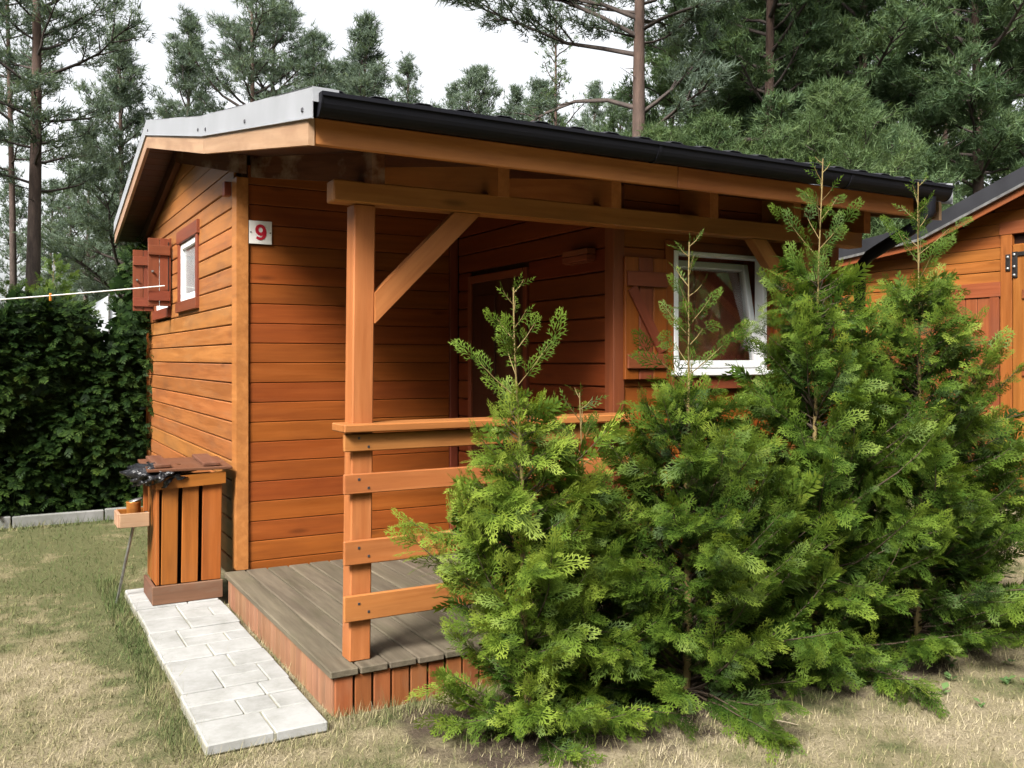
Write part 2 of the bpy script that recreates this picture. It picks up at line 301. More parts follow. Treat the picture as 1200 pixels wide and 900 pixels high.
def prism(name, parent, pts, axis, a0, a1, m):
    """polygon pts in the plane across axis, pulled from a0 to a1; local frame at the polygon centre with the grain along its longest side"""
    n = len(pts); f = {0: lambda p, a: (a, p[0], p[1]), 1: lambda p, a: (p[0], a, p[1]), 2: lambda p, a: (p[0], p[1], a)}[axis]
    V = [Vector(f(p, a0)) for p in pts] + [Vector(f(p, a1)) for p in pts]; c = sum(V, Vector()) / len(V)
    e = max(((V[(i + 1) % n] - V[i]) for i in range(n)), key=lambda v: v.length)
    ex = e.normalized(); ey = Vector((axis == 0, axis == 1, axis == 2)); ez = ex.cross(ey)
    R = Matrix((ex, ey, ez)).transposed().to_4x4(); W = Matrix.Translation(c) @ R; Wi = W.inverted()
    F_ = [list(range(n))[::-1], list(range(n, 2 * n))] + [[i, (i + 1) % n, n + (i + 1) % n, n + i] for i in range(n)]
    me = mesh(name, [Wi @ v for v in V], F_, m)
    bm = bmesh.new(); bm.from_mesh(me); bmesh.ops.recalc_face_normals(bm, faces=bm.faces); bm.to_mesh(me); bm.free()
    return put(name, me, parent, W)
def tube_np(pts, rad, n=8, cap=True):
    P = np.asarray(pts, float); r = np.asarray(rad, float); k = len(P)
    d = np.gradient(P, axis=0); d /= np.linalg.norm(d, axis=1)[:, None] + 1e-9
    ref = np.array([0, 0, 1.0]) if abs(d[0][2]) < 0.9 else np.array([1.0, 0, 0])
    u = np.cross(d, ref); u /= np.linalg.norm(u, axis=1)[:, None] + 1e-9; v = np.cross(d, u)
    a = np.linspace(0, 2 * np.pi, n, endpoint=False)
    V = P[:, None] + r[:, None, None] * (u[:, None] * np.cos(a)[None, :, None] + v[:, None] * np.sin(a)[None, :, None])
    V = V.reshape(-1, 3); i = np.arange(k - 1)[:, None] * n; j = np.arange(n)[None]
    Fq = np.stack([i + j, i + (j + 1) % n, i + n + (j + 1) % n, i + n + j], -1).reshape(-1, 4)
    return V, Fq
def tubes(name, lst, m, n=6):
    Vs, Fs, o = [], [], 0
    for p, r in lst:
        V, F_ = tube_np(p, r, n); Vs.append(V); Fs.append(F_ + o); o += len(V)
    return meshnp(name, np.concatenate(Vs), np.concatenate(Fs), m, smooth=True)
def lathe(name, prof, m, n=20):
    V = []; F_ = []
    for r, z in prof:
        for k in range(n): a = 2 * math.pi * k / n; V.append((r * math.cos(a), r * math.sin(a), z))
    for i in range(len(prof) - 1):
        for k in range(n): F_.append((i * n + k, i * n + (k + 1) % n, (i + 1) * n + (k + 1) % n, (i + 1) * n + k))
    return mesh(name, V, F_, m, True)
def at(px, depth):   # a spot on the lawn: so many metres out along a bearing
    b = YAW - math.atan((px - 600) / FPX); d = depth / math.cos(math.atan((px - 600) / FPX)); return d * math.cos(b), d * math.sin(b)

# ------------------------------------------------------------------ setting: ground
gr = put('ground', mesh('ground', [(-120, -120, 0), (120, -120, 0), (120, 120, 0), (-120, 120, 0)], [(0, 1, 2, 3)], M['ground'])); gr['kind'] = 'structure'

# path of pressed concrete slabs
PX0, PX1 = 0.715, 1.205
path = put('path', boxmesh('path', 0.47, 2.66, 0.03, M['joint']), None, T((PX0 + PX1) / 2, 4.98, 0.012)); path['kind'] = 'structure'
SL = [(5.80, 6.32, 0.0), (5.262, 5.79, 0.006), (4.722, 5.254, -0.004), (4.235, 4.712, 0.0), (3.63, 4.222, -0.012)]
PAT = [[(0, 0, .62, .34), (.62, 0, 1, .34), (0, .34, .36, .68), (.36, .34, .72, .68), (.72, .34, 1, .68), (0, .68, .55, 1), (.55, .68, 1, 1)],
       [(0, 0, .45, .5), (.45, 0, 1, .36), (.45, .36, .78, .72), (.78, .36, 1, .72), (0, .5, .45, 1), (.45, .72, 1, 1)],
       [(0, 0, .5, .4), (.5, 0, 1, .4), (0, .4, .3, 1), (.3, .4, .75, .7), (.75, .4, 1, .7), (.3, .7, 1, 1)],
       [(0, 0, .38, .55), (.38, 0, .8, .3), (.8, 0, 1, .55), (.38, .3, .8, .55), (0, .55, .6, 1), (.6, .55, 1, 1)],
       [(0, 0, .55, .42), (.55, 0, 1, .42), (0, .42, .42, .72), (.42, .42, .72, .72), (.72, .42, 1, .72), (0, .72, .7, 1), (.7, .72, 1, 1)]]
rng = random.Random(5)
for k, (ya, yb, dx) in enumerate(SL):
    sl = box('paving_slab', path, PX0 + dx, PX1 + dx, ya + 0.004, yb - 0.004, 0.004, 0.0445, M['joint'], 0.004)
    for (a, b_, c, d) in PAT[k]:
        g = 0.0028; h = 0.0515 + rng.uniform(-0.003, 0.003)
        X0, X1, Y0, Y1 = PX0 + dx + a * (PX1 - PX0) + g, PX0 + dx + c * (PX1 - PX0) - g, ya + b_ * (yb - ya) + g, ya + d * (yb - ya) - g
        box('stone', sl, X0, X1, Y0, Y1, 0.006, h, M['stone'], 0.005)

# ------------------------------------------------------------------ the cabin
XL, XR, YF, YB = 1.33, 4.60, 5.85, 9.83      # gable face, right side, porch back wall, rear wall
XS, YW = 2.88, 3.95                          # side wall of the projecting room, its window wall
XO, XO2 = 1.05, 4.93                         # roof verges
YE, YK, YR, YRE = 3.45, 5.5, 7.80, 10.10     # eave, kink, ridge, rear eave
DZ = 0.206                                   # deck top
def U(y):                                    # underside line of the roof covering at the verge boards' top
    if y <= YK: return 2.49 + (y - YE) * 0.1805
    if y <= YR: return 2.86 + (y - YK) * 0.2174
    return 3.36 - (y - YR) * 0.226
def SO(y): return U(y) - 0.09                # soffit
cabin = thing('cabin', 'orange-brown stained wooden holiday cabin with porch and black roof behind the bushes', 'cabin', (XL, YF, 0))
rng = random.Random(11)

def siding_x(part, x0, x1, yf, z0, z1, m, holes=(), top=None, pitch=0.127, sgn=-1, th=0.022):
    """boards lying along x on a wall that faces -y (or +y)"""
    z = z0
    while z < z1 - 0.01:
        zt = min(z + pitch, z1); segs = [(x0, x1)]
        for (hx0, hx1, hz0, hz1) in holes:
            if zt > hz0 + 0.01 and z < hz1 - 0.01:
                ns = []
                for a, b_ in segs:
                    if hx0 > a: ns.append((a, min(b_, hx0)))
                    if hx1 < b_: ns.append((max(a, hx1), b_))
                segs = [s for s in ns if s[1] - s[0] > 0.02]
        for a, b_ in segs:
            yy = yf + rng.uniform(-0.0015, 0.0015)
            box('plank', part, a + 0.001, b_ - 0.001, min(yy, yy - sgn * th), max(yy, yy - sgn * th), z + 0.0018, zt - 0.0018, m, 0.0035)
        z += pitch
def siding_y(part, y0, y1, xf, z0, ztop, m, holes=(), pitch=0.127, sgn=-1, th=0.024):
    """boards lying along y on a wall that faces -x, cut to the roof line ztop(y)"""
    z = z0; zmax = max(ztop(y0 + (y1 - y0) * i / 60) for i in range(61))
    while z < zmax - 0.01:
        za, zb = z + 0.0032, z + pitch - 0.0032
        ys = [y0 + (y1 - y0) * i / 240 for i in range(241)]; ok = [y for y in ys if ztop(y) > za + 0.01]
        if not ok: break
        a0, a1 = ok[0], ok[-1]; segs = [(a0, a1)]
        for (h0, h1, hz0, hz1) in holes:
            if zb > hz0 + 0.01 and za < hz1 - 0.01:
                ns = []
                for a, b_ in segs:
                    if h0 > a: ns.append((a, min(b_, h0)))
                    if h1 < b_: ns.append((max(a, h1), b_))
                segs = [s for s in ns if s[1] - s[0] > 0.03]
        for a, b_ in segs:
            full = min(ztop(a), ztop(b_), ztop((a + b_) / 2)) >= zb
            xx = xf + rng.uniform(-0.002, 0.002); x_in = xx - sgn * th
            if full: box('plank', part, min(xx, x_in), max(xx, x_in), a, b_, za, zb, m, 0.0055)
            else:
                st = [a + (b_ - a) * i / 40 for i in range(41)]
                pts = [(a, za), (b_, za)] + [(y, max(za + 0.001, min(zb, ztop(y)))) for y in reversed(st)]
                cl = []
                for i, p in enumerate(pts):   # drop points on straight runs
                    q, r = pts[i - 1], pts[(i + 1) % len(pts)]
                    if abs((p[0] - q[0]) * (r[1] - p[1]) - (p[1] - q[1]) * (r[0] - p[0])) > 1e-6: cl.append(p)
                prism('plank', part, cl, 0, min(xx, x_in), max(xx, x_in), m)
        z += pitch

# --- walls: a backing sheet each, with its boards as sub-parts
fw_ = box('front_wall', cabin, XL + 0.05, XS + 0.05, YF + 0.024, YF + 0.07, 0.1, SO(YF) - 0.004, M['backing'], 0)
siding_x(fw_, XL + 0.062, 2.815, YF + 0.002, 0.123, 2.79, M['stain'])
box('corner_trim', cabin, 2.817, 2.876, YF - 0.012, YF + 0.02, DZ + 0.002, 2.78, M['red'])
WA, WB = (7.19, 7.93, 2.015, 2.50), (8.46, 9.24, 2.0, 2.50)     # gable window openings (y0,y1,z0,z1)
gw = prism('gable_wall', cabin, [(YF + 0.02, 0.1), (YB, 0.1), (YB, SO(YB) - 0.002), (YR, SO(YR) - 0.002), (YF + 0.02, SO(YF) - 0.002)], 0, XL + 0.028, XL + 0.07, M['backing'])
siding_y(gw, YF + 0.115, YB - 0.06, XL, 0.118, lambda y: SO(y) - 0.03, M['gable'], holes=[WA, WB])
# corner posts
prism('corner_post', cabin, [(XL - 0.014, YF + 0.115), (XL - 0.014, YF - 0.014), (XL + 0.06, YF - 0.014), (XL + 0.06, YF + 0.02), (XL + 0.02, YF + 0.02), (XL + 0.02, YF + 0.115)], 2, 0.208, 2.70, M['beam'])
prism('corner_post', cabin, [(XL - 0.012, YB + 0.012), (XL - 0.012, YB - 0.058), (XL + 0.02, YB - 0.058), (XL + 0.02, YB + 0.012)], 2, 0.08, SO(YB) - 0.1, M['stain'])
# side wall of the room, with the door
DO = (4.85, 5.66, DZ, 2.12)
sw = prism('porch_side_wall', cabin, [(YW + 0.02, 0.1), (YF + 0.02, 0.1), (YF + 0.02, SO(YF) - 0.003), (YW + 0.02, SO(YW) - 0.003)], 0, XS + 0.026, XS + 0.07, M['backing'])
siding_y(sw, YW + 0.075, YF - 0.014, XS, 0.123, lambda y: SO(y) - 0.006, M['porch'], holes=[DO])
box('corner_trim', cabin, XS - 0.012, XS + 0.06, YW - 0.012, YW + 0.072, 0.08, SO(YW) - 0.01, M['red'])
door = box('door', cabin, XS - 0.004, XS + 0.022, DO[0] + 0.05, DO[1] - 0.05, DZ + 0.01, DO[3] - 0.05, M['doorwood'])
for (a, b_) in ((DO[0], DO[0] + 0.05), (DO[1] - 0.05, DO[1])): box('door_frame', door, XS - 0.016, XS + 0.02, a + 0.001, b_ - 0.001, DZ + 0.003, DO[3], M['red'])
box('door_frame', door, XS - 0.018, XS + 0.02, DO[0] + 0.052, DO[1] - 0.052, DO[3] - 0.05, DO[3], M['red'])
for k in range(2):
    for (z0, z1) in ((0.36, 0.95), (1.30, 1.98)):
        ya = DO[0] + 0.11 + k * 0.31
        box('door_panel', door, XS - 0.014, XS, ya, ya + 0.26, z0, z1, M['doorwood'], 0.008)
box('door_handle', door, XS - 0.05, XS - 0.034, DO[0] + 0.09, DO[0] + 0.2, 1.20, 1.22, M['steel'])
# window wall
WN = (3.285, 3.995, 1.45, 2.155)
ww = box('window_wall', cabin, XS + 0.03, XR, YW + 0.045, YW + 0.07, 0.1, SO(YW) - 0.004, M['backing'], 0)
bpy.data.objects.remove(ww)
ww = bpy.data.objects.new('window_wall', None)
V_, F_ = [], []
def _quadbox(x0, x1, y0, y1, z0, z1):
    o = len(V_); V_.extend([(x0, y0, z0), (x1, y0, z0), (x1, y1, z0), (x0, y1, z0), (x0, y0, z1), (x1, y0, z1), (x1, y1, z1), (x0, y1, z1)])
    F_.extend([[o + i for i in f] for f in ((0, 3, 2, 1), (4, 5, 6, 7), (0, 1, 5, 4), (1, 2, 6, 5), (2, 3, 7, 6), (3, 0, 4, 7))])
_quadbox(XS + 0.03, WN[0], YW + 0.024, YW + 0.07, 0.1, 2.48); _quadbox(WN[1], XR, YW + 0.024, YW + 0.07, 0.1, 2.48)
_quadbox(WN[0] + 0.001, WN[1] - 0.001, YW + 0.025, YW + 0.069, 0.1, WN[2]); _quadbox(WN[0] + 0.001, WN[1] - 0.001, YW + 0.025, YW + 0.069, WN[3], 2.48)
bpy.data.objects.remove(ww); ww = put('window_wall', mesh('window_wall', V_, F_, M['backing']), cabin)
siding_x(ww, XS + 0.062, XR - 0.05, YW + 0.002, 0.123, 2.50, M['stain'], holes=[WN])
box('corner_post', cabin, XR - 0.06, XR + 0.014, YW - 0.013, YW + 0.09, 0.08, 2.47, M['stain'])
# right and rear walls
rw = prism('right_wall', cabin, [(YW + 0.09, 0.1), (YB, 0.1), (YB, SO(YB) - 0.003), (YR, SO(YR) - 0.003), (YK, SO(YK) - 0.003), (YW + 0.09, SO(YW + 0.09) - 0.003)], 0, XR - 0.07, XR - 0.026, M['backing'])
siding_y(rw, YW + 0.095, YB - 0.01, XR, 0.118, lambda y: SO(y) - 0.03, M['gable'], sgn=1)
rr_ = box('rear_wall', cabin, XL + 0.03, XR - 0.03, YB - 0.04, YB + 0.01, 0.1, SO(YB) - 0.004, M['gable'], 0)
box('floor_frame', cabin, XL + 0.08, XR - 0.08, YF + 0.08, YB - 0.05, 0.05, 0.19, M['backing'], 0)
box('floor_frame', cabin, XS + 0.08, XR - 0.08, YW + 0.08, YF + 0.07, 0.05, 0.19, M['backing'], 0)

# --- windows
def window_gable(op):
    y0, y1, z0, z1 = op
    wn = box('window', cabin, XL - 0.022, XL + 0.012, y0 - 0.075, y1 + 0.075, z1 - 0.0, z1 + 0.105, M['red'])
    box('window_trim', wn, XL - 0.016, XL + 0.012, y0 - 0.055, y0 + 0.02, z0 + 0.001, z1 - 0.001, M['red'])
    box('window_trim', wn, XL - 0.016, XL + 0.012, y1 - 0.02, y1 + 0.055, z0 + 0.001, z1 - 0.001, M['red'])
    box('window_sill', wn, XL - 0.03, XL + 0.012, y0 - 0.075, y1 + 0.075, z0 - 0.085, z0, M['red'])
    for (a, b_, c, d) in ((y0 + 0.021, y0 + 0.075, z0 + 0.002, z1 - 0.002), (y1 - 0.075, y1 - 0.021, z0 + 0.002, z1 - 0.002), (y0 + 0.076, y1 - 0.076, z0 + 0.002, z0 + 0.055), (y0 + 0.076, y1 - 0.076, z1 - 0.055, z1 - 0.002)):
        box('sash', wn, XL - 0.002, XL + 0.03, a, b_, c, d, M['white'], 0.005)
    box('pane', wn, XL + 0.014, XL + 0.018, y0 + 0.07, y1 - 0.07, z0 + 0.05, z1 - 0.05, M['glass'], 0)
    cu = put('blind', mesh('blind', [(XL + 0.024, y0 + 0.06, z0 + 0.03), (XL + 0.024, y1 - 0.06, z0 + 0.03), (XL + 0.024, y1 - 0.06, z1 - 0.06), (XL + 0.024, y0 + 0.06, z1 - 0.06)], [(0, 1, 2, 3)], M['tent']), wn)
    sol = cu.modifiers.new('thick', 'SOLIDIFY'); sol.thickness = 0.003
window_gable(WA); window_gable(WB)
def leaf_out(y, nudge):   # gable window leaf standing straight out from the wall
    sh = board('shutter', cabin, (XL - 0.035, y - 0.012, 2.03), (XL - 0.035, y - 0.012, 2.56), (0, 1, 0), 0.006, 0.008, M['iron'], 0)
    n = 2; wd = 0.095
    for k in range(n):
        xc = XL - 0.012 - wd * (k + 0.5)
        board('plank', sh, (xc, y + rng.uniform(-.001, .001), 2.005), (xc, y, 2.59 - 0.025 * 0), (0, 1, 0), wd - 0.004, 0.022, M['red'], 0.003)
    for z in (2.09, 2.485):
        board('batten', sh, (XL - 0.02, y - 0.021, z), (XL - 0.20, y - 0.021, z), (0, 1, 0), 0.085, 0.02, M['red'], 0.003)
    board('catch_knob', sh, (XL - 0.165, y - 0.04, 2.30), (XL - 0.165, y - 0.012, 2.30), (0, 0, 1), 0.018, 0.018, M['steel'], 0.004)
leaf_out(8.33, 0); leaf_out(9.33, 0)

fwn = box('window', cabin, WN[0] - 0.02, WN[1] + 0.02, YW - 0.006, YW + 0.02, WN[3] + 0.001, WN[3] + 0.055, M['red'])
box('window_trim', fwn, WN[0] - 0.062, WN[0] - 0.001, YW - 0.010, YW + 0.001, WN[2] - 0.08, WN[3] + 0.055, M['stain'])
box('window_trim', fwn, WN[1] + 0.001, WN[1] + 0.03, YW - 0.010, YW + 0.001, WN[2] - 0.08, WN[3] + 0.055, M['red'])
for (x0, x1, z0, z1) in ((WN[0], WN[0] + 0.032, WN[2], WN[3]), (WN[1] - 0.034, WN[1], WN[2], WN[3]), (WN[0] + 0.033, WN[1] - 0.035, WN[2], WN[2] + 0.04), (WN[0] + 0.033, WN[1] - 0.035, WN[3] - 0.022, WN[3])):
    box('frame', fwn, x0, x1, YW - 0.012, YW + 0.06, z0, z1, M['white'], 0.004)
box('window_sill', fwn, WN[0] - 0.03, WN[1] + 0.02, YW - 0.055, YW - 0.0125, WN[2] + 0.0, WN[2] + 0.03, M['white'], 0.006)
box('sill_trim', fwn, WN[0] - 0.03, WN[1] + 0.02, YW - 0.03, YW - 0.001, WN[2] - 0.075, WN[2] - 0.003, M['red'])
# the sash tilts inwards about its bottom edge
TL = math.radians(10.0); sx0, sx1, sh_ = WN[0] + 0.02, WN[1] - 0.03, 0.635
def sashm(x0, x1, z0, z1, y0, y1):
    c = Vector(((x0 + x1) / 2, (y0 + y1) / 2, (z0 + z1) / 2)); return T(0, YW + 0.005, WN[2] + 0.045) @ Matrix.Rotation(-TL, 4, 'X') @ Matrix.Translation(c)
for (x0, x1, z0, z1) in ((sx0, sx0 + 0.042, 0, sh_), (sx1 - 0.042, sx1, 0, sh_), (sx0 + 0.043, sx1 - 0.043, 0, 0.045), (sx0 + 0.043, sx1 - 0.043, sh_ - 0.042, sh_)):
    put('sash', boxmesh('sash', x1 - x0, 0.05, z1 - z0, M['white'], 0.005), fwn, sashm(x0, x1, z0, z1, 0.0, 0.05))
put('pane', boxmesh('pane', sx1 - sx0 - 0.08, 0.004, sh_ - 0.08, M['glass'], 0), fwn, sashm(sx0 + .04, sx1 - .04, 0.04, sh_ - 0.04, 0.02, 0.024))
for k in range(6):
    board('room_panel', fwn, (3.1 + k * 0.2, YW + 0.19, 1.2), (3.1 + k * 0.2, YW + 0.19, 2.35), (0, 1, 0), 0.194, 0.02, M['curtain'], 0.004)
def shutter_flat(x0, x1, z0, z1, flip):
    yb = YW - 0.012
    sh = box('shutter', cabin, x0 + 0.004, x1 - 0.004, yb - 0.004, yb + 0.006, z0 + 0.02, z1 - 0.02, M['red'], 0)
    n = 3; wd = (x1 - x0) / n
    for k in range(n): box('plank', sh, x0 + k * wd + 0.002, x0 + (k + 1) * wd - 0.002, yb - 0.024, yb - 0.003, z0, z1, M['red'] if k % 2 else M['stain'], 0.004)
    for z in (z0 + 0.10, z1 - 0.12): box('batten', sh, x0 + 0.01, x1 - 0.01, yb - 0.042, yb - 0.0245, z - 0.04, z + 0.04, M['red'], 0.003)
    a, b_ = (x0 + 0.04, x1 - 0.04) if flip else (x1 - 0.04, x0 + 0.04)
    board('brace', sh, (a, yb - 0.033, z0 + 0.15), (b_, yb - 0.033, z1 - 0.17), (0, 1, 0), 0.06, 0.016, M['red'], 0.003)
shutter_flat(2.925, 3.215, 1.435, 2.10, False); shutter_flat(4.045, 4.36, 1.435, 2.10, True)

# --- deck
dk = box('deck', cabin, 1.30, 2.875, 3.80, YF - 0.005, 0.10, 0.17, M['backing'], 0)
nb = 12; wdk = (2.872 - 1.235) / nb
for k in range(nb):
    x0 = 1.235 + k * wdk
    box('plank', dk, x0 + 0.0045, x0 + wdk - 0.0045, 3.745 + rng.uniform(-.003, .003), (YF - 0.016 if x0 > 1.3 else 5.83), 0.174, DZ + rng.uniform(-0.0015, 0.0015), M['deck'], 0.005)
sk = box('deck_skirt', cabin, 1.29, 2.87, 3.79, 3.80, 0.02, 0.168, M['backing'], 0)
xs_ = 1.262
while xs_ < 2.85:
    wv = 0.088
    board('slat', sk, (xs_ + wv / 2, 3.772, -0.01), (xs_ + wv / 2, 3.772, 0.172), (0, 1, 0), wv - 0.012 + rng.uniform(-.004, .004), 0.02, M['skirt'], 0.003); xs_ += wv
sk2 = box('deck_skirt', cabin, 1.29, 1.30, 3.80, 5.8, 0.02, 0.168, M['backing'], 0)
ys_ = 3.786
while ys_ < 5.78:
    wv = 0.092
    board('slat', sk2, (1.270, ys_ + wv / 2, -0.01), (1.270, ys_ + wv / 2, 0.172), (1, 0, 0), wv - 0.004 + rng.uniform(-.002, .001), 0.022, M['skirt_pale'], 0.003); ys_ += wv
xs_ = 2.93
sk3 = box('room_skirt', cabin, 2.9, XR - 0.02, YW + 0.005, YW + 0.02, 0.02, 0.12, M['backing'], 0)
while xs_ < XR - 0.05:
    board('slat', sk3, (xs_, YW - 0.01, -0.01), (xs_, YW - 0.01, 0.118), (0, 1, 0), 0.084, 0.02, M['skirt'], 0.003); xs_ += 0.094

# --- posts, beam, braces
PX, PY = 1.412, 3.872
board('post', cabin, (PX - 0.012, PY, DZ), (PX + 0.012, PY, 2.236), (0, 1, 0), 0.1, 0.1, M['beam'], 0.006)
board('post', cabin, (4.21, PY - 0.008, 0.02), (4.21, PY - 0.008, 2.236), (0, 1, 0), 0.1, 0.1, M['beam'], 0.006)
board('beam', cabin, (1.27, 3.845, 2.284), (4.66, 3.845, 2.284), (0, 1, 0), 0.096, 0.1, M['beam'], 0.006)
def brace(xa, za, xb, zb, wv):
    d = Vector((xb - xa, 0, zb - za)).normalized(); nrm = Vector((-d.z, 0, d.x)) * wv / 2
    # plumb cut at the post, level cut under the beam
    lo1, lo2 = Vector((xa, 0, za)) , None
    s = 1 if xb > xa else -1
    pts = [(xa, za - wv * 0.72), (xa, za + wv * 0.72)]
    slope = (zb - za) / (xb - xa)
    zt = 2.2335
    x1 = xa + (zt - (za + wv * 0.72)) / slope; x2 = xa + (zt - (za - wv * 0.72)) / slope
    pts += [(x1, zt), (x2, zt)]
    prism('brace', cabin, pts, 1, 3.81, 3.868, M['beam'])
brace(PX + 0.055, 1.775, 1.93, 2.235, 0.094)
brace(4.155, 1.84, 3.80, 2.235, 0.094)
# --- railing
for (z0, z1) in ((1.136, 1.222), (0.949, 1.045), (0.637, 0.752), (0.388, 0.510)):
    box('rail_board', cabin, 1.318, 2.866, 3.795, 3.818, z0 + 0.004, z1 - 0.004, M['beam'], 0.004)
box('handrail', cabin, 1.305, 2.862, 3.755, 3.93, 1.226, 1.262, M['beam'], 0.005)

for zc in (1.179, 0.997, 0.695, 0.449):
    for xx in (1.385, 1.43):
        board('screw', cabin, (xx, 3.7925, zc + 0.02 * (1 if xx < 1.4 else -1)), (xx, 3.7955, zc + 0.02 * (1 if xx < 1.4 else -1)), (0, 0, 1), 0.011, 0.011, M['screw'], 0.002)
# --- roof
NX = 240; xs = np.linspace(XO + 0.085, XO2 - 0.015, NX)
wave = 0.0105 * np.clip(1.6 * np.cos(2 * np.pi * (xs - XO - 0.09) / 0.19), -1, 1)
yl = [YE - 0.05]
y = YE + 0.15
while y < YK: yl.append(y); y += 0.35
yl += [YK, 5.9, 6.25, 6.6, 6.95, 7.3, 7.6, YR, 8.0, 8.35, 8.7, 9.05, 9.4, 9.75, YRE + 0.05]
yl = np.array(yl); Z0 = np.array([U(v) for v in yl]) + 0.104
Vt = np.array([[x, yy, z + wv] for yy, z in zip(yl, Z0) for x, wv in zip(xs, wave)])
i = np.arange(len(yl) - 1)[:, None] * NX; j = np.arange(NX - 1)[None]
Fq = np.stack([i + j, i + j + 1, i + NX + j + 1, i + NX + j], -1).reshape(-1, 4)
roof = put('roof', meshnp('roof', Vt, Fq, M['roof'], smooth=True), cabin)
sm = roof.modifiers.new('thick', 'SOLIDIFY'); sm.thickness = 0.004
# boards under the sheet, seen from below
y = YE + 0.004
while y < YRE - 0.02:
    y2 = min(y + 0.118, YRE)
    for kk in (YK, YR):
        if y < kk - 0.001 < y2: y2 = kk
    ym = (y + y2) / 2; sl = (U(y2) - U(y)) / (y2 - y); nv = Vector((0, -sl, 1)).normalized()
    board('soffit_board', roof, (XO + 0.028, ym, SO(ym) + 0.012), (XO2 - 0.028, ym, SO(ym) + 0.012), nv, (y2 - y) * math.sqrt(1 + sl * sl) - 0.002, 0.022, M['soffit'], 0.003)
    y = y2
board('ridge_cap', roof, (XO + 0.03, YR - 0.07, U(YR) + 0.095), (XO2 - 0.03, YR - 0.07, U(YR) + 0.095), (0, -0.22, 1), 0.17, 0.006, M['roof'], 0)
board('ridge_cap', roof, (XO + 0.03, YR + 0.07, U(YR) + 0.095), (XO2 - 0.03, YR + 0.07, U(YR) + 0.095), (0, 0.22, 1), 0.17, 0.006, M['roof'], 0)
# verge boards and metal verge flashing
for (xa, xb, mb) in ((XO, XO + 0.025, M['barge']), (XO2 - 0.025, XO2, M['barge'])):
    for (ya, yb) in ((YE - 0.005, YK - 0.002), (YK + 0.002, YR), (YR + 0.001, YRE)):
        prism('barge_board', cabin, [(ya, U(ya) - 0.11), (yb, U(yb) - 0.11), (yb, U(yb) + 0.0), (ya, U(ya) + 0.0)], 0, xa, xb, mb)
    o = -1 if xa < 2 else 1
    xe0, xe1 = (xa - 0.006, xa - 0.002) if o < 0 else (xb + 0.002, xb + 0.006)
    for (ya, yb) in ((YE - 0.075, YK - 0.001), (YK + 0.001, YR - 0.001), (YR + 0.001, YRE + 0.02)):
        f = prism('verge_flashing', cabin, [(ya, U(ya) - 0.004), (yb, U(yb) - 0.004), (yb, U(yb) + 0.113), (ya, U(ya) + 0.113)], 0, xe0, xe1, M['flash'])
        prism('flashing_return', f, [(ya, U(ya) + 0.109), (yb, U(yb) + 0.109), (yb, U(yb) + 0.1125), (ya, U(ya) + 0.1125)], 0, min(xe0, xe0 - o * 0.085), max(xe0, xe0 - o * 0.085) , M['flash']) if o < 0 else None
        prism('drip_edge', f, [(ya, U(ya) - 0.010), (yb, U(yb) - 0.010), (yb, U(yb) - 0.0045), (ya, U(ya) - 0.0045)], 0, xe0 - 0.006, xe1 + 0.001, M['flash'])
        if o < 0 and ya < 7.5:
            n = 3 if ya < 5 else 2
            for q in range(n):
                yy = ya + 0.12 + (yb - ya - 0.2) * q / max(1, n - 1) * 0.99
                board('screw', f, (xe0 - 0.006, yy, U(yy) + 0.028), (xe0, yy, U(yy) + 0.028), (0, 0, 1), 0.018, 0.018, M['screw'], 0.005)
    if o < 0:
        box('flashing_end', cabin, xe0 + 0.001, XO + 0.10, YE - 0.078, YE - 0.074, U(YE - 0.076) + 0.055, U(YE - 0.076) + 0.111, M['flash'], 0)
# fascia and gutter
box('fascia', cabin, XO + 0.027, 2.9, YE - 0.0, YE + 0.025, 2.385, 2.492, M['beam'], 0.004)
box('fascia', cabin, 2.902, XO2 - 0.25, YE - 0.0, YE + 0.025, 2.385, 2.492, M['beam'], 0.004)
GX0, GX1, GY, GZ, GR = XO + 0.02, 4.88, YE - 0.060, 2.552, 0.054
pr = []
for k in range(15):
    a = math.pi + math.pi * k / 14; pr.append((GR * math.cos(a), GR * 1.35 * math.sin(a)))
pr = [(-GR - 0.008, 0.012), (-GR - 0.008, -0.004)] + pr + [(GR, 0.02), (GR - 0.004, 0.02)] + [(GR - 0.004, 0.0)] + [((GR - 0.004) * math.cos(-math.pi * k / 14), (GR - 0.004) * 1.35 * math.sin(-math.pi * k / 14)) for k in range(1, 15)] + [(-GR + 0.004, 0.012)]
def loft_x(name, parent, prof, x0, x1, yc, zc, m):
    n = len(prof); V = [(0, p[0], p[1]) for p in prof] + [(x1 - x0, p[0], p[1]) for p in prof]
    return put(name, mesh(name, V, [[q, (q + 1) % n, n + (q + 1) % n, n + q] for q in range(n)], m), parent, T(x0, yc, zc))
gut = loft_x('gutter', cabin, pr, GX0, GX1, GY, GZ, M['gutter'])
cap = [(GR * 1.03 * math.cos(math.pi + math.pi * k / 14), GR * 1.4 * math.sin(math.pi + math.pi * k / 14)) for k in range(15)] + [(GR, 0.015), (-GR, 0.012)]
for x in (GX0, GX1 - 0.006):
    prism('gutter_end', gut, [(GY + p[0], GZ + p[1]) for p in cap], 0, x - 0.001, x + 0.005, M['gutter'])
for k in range(6):
    x = GX0 + 0.3 + k * 0.66
    prism('gutter_joint', gut, [(GY + p[0] * 1.025, GZ + p[1] * 1.025 - 0.001) for p in cap[:15]] + [(GY + GR, GZ + 0.003), (GY - GR, GZ + 0.003)], 0, x, x + 0.02, M['gutter']) if k in (2, 4) else None
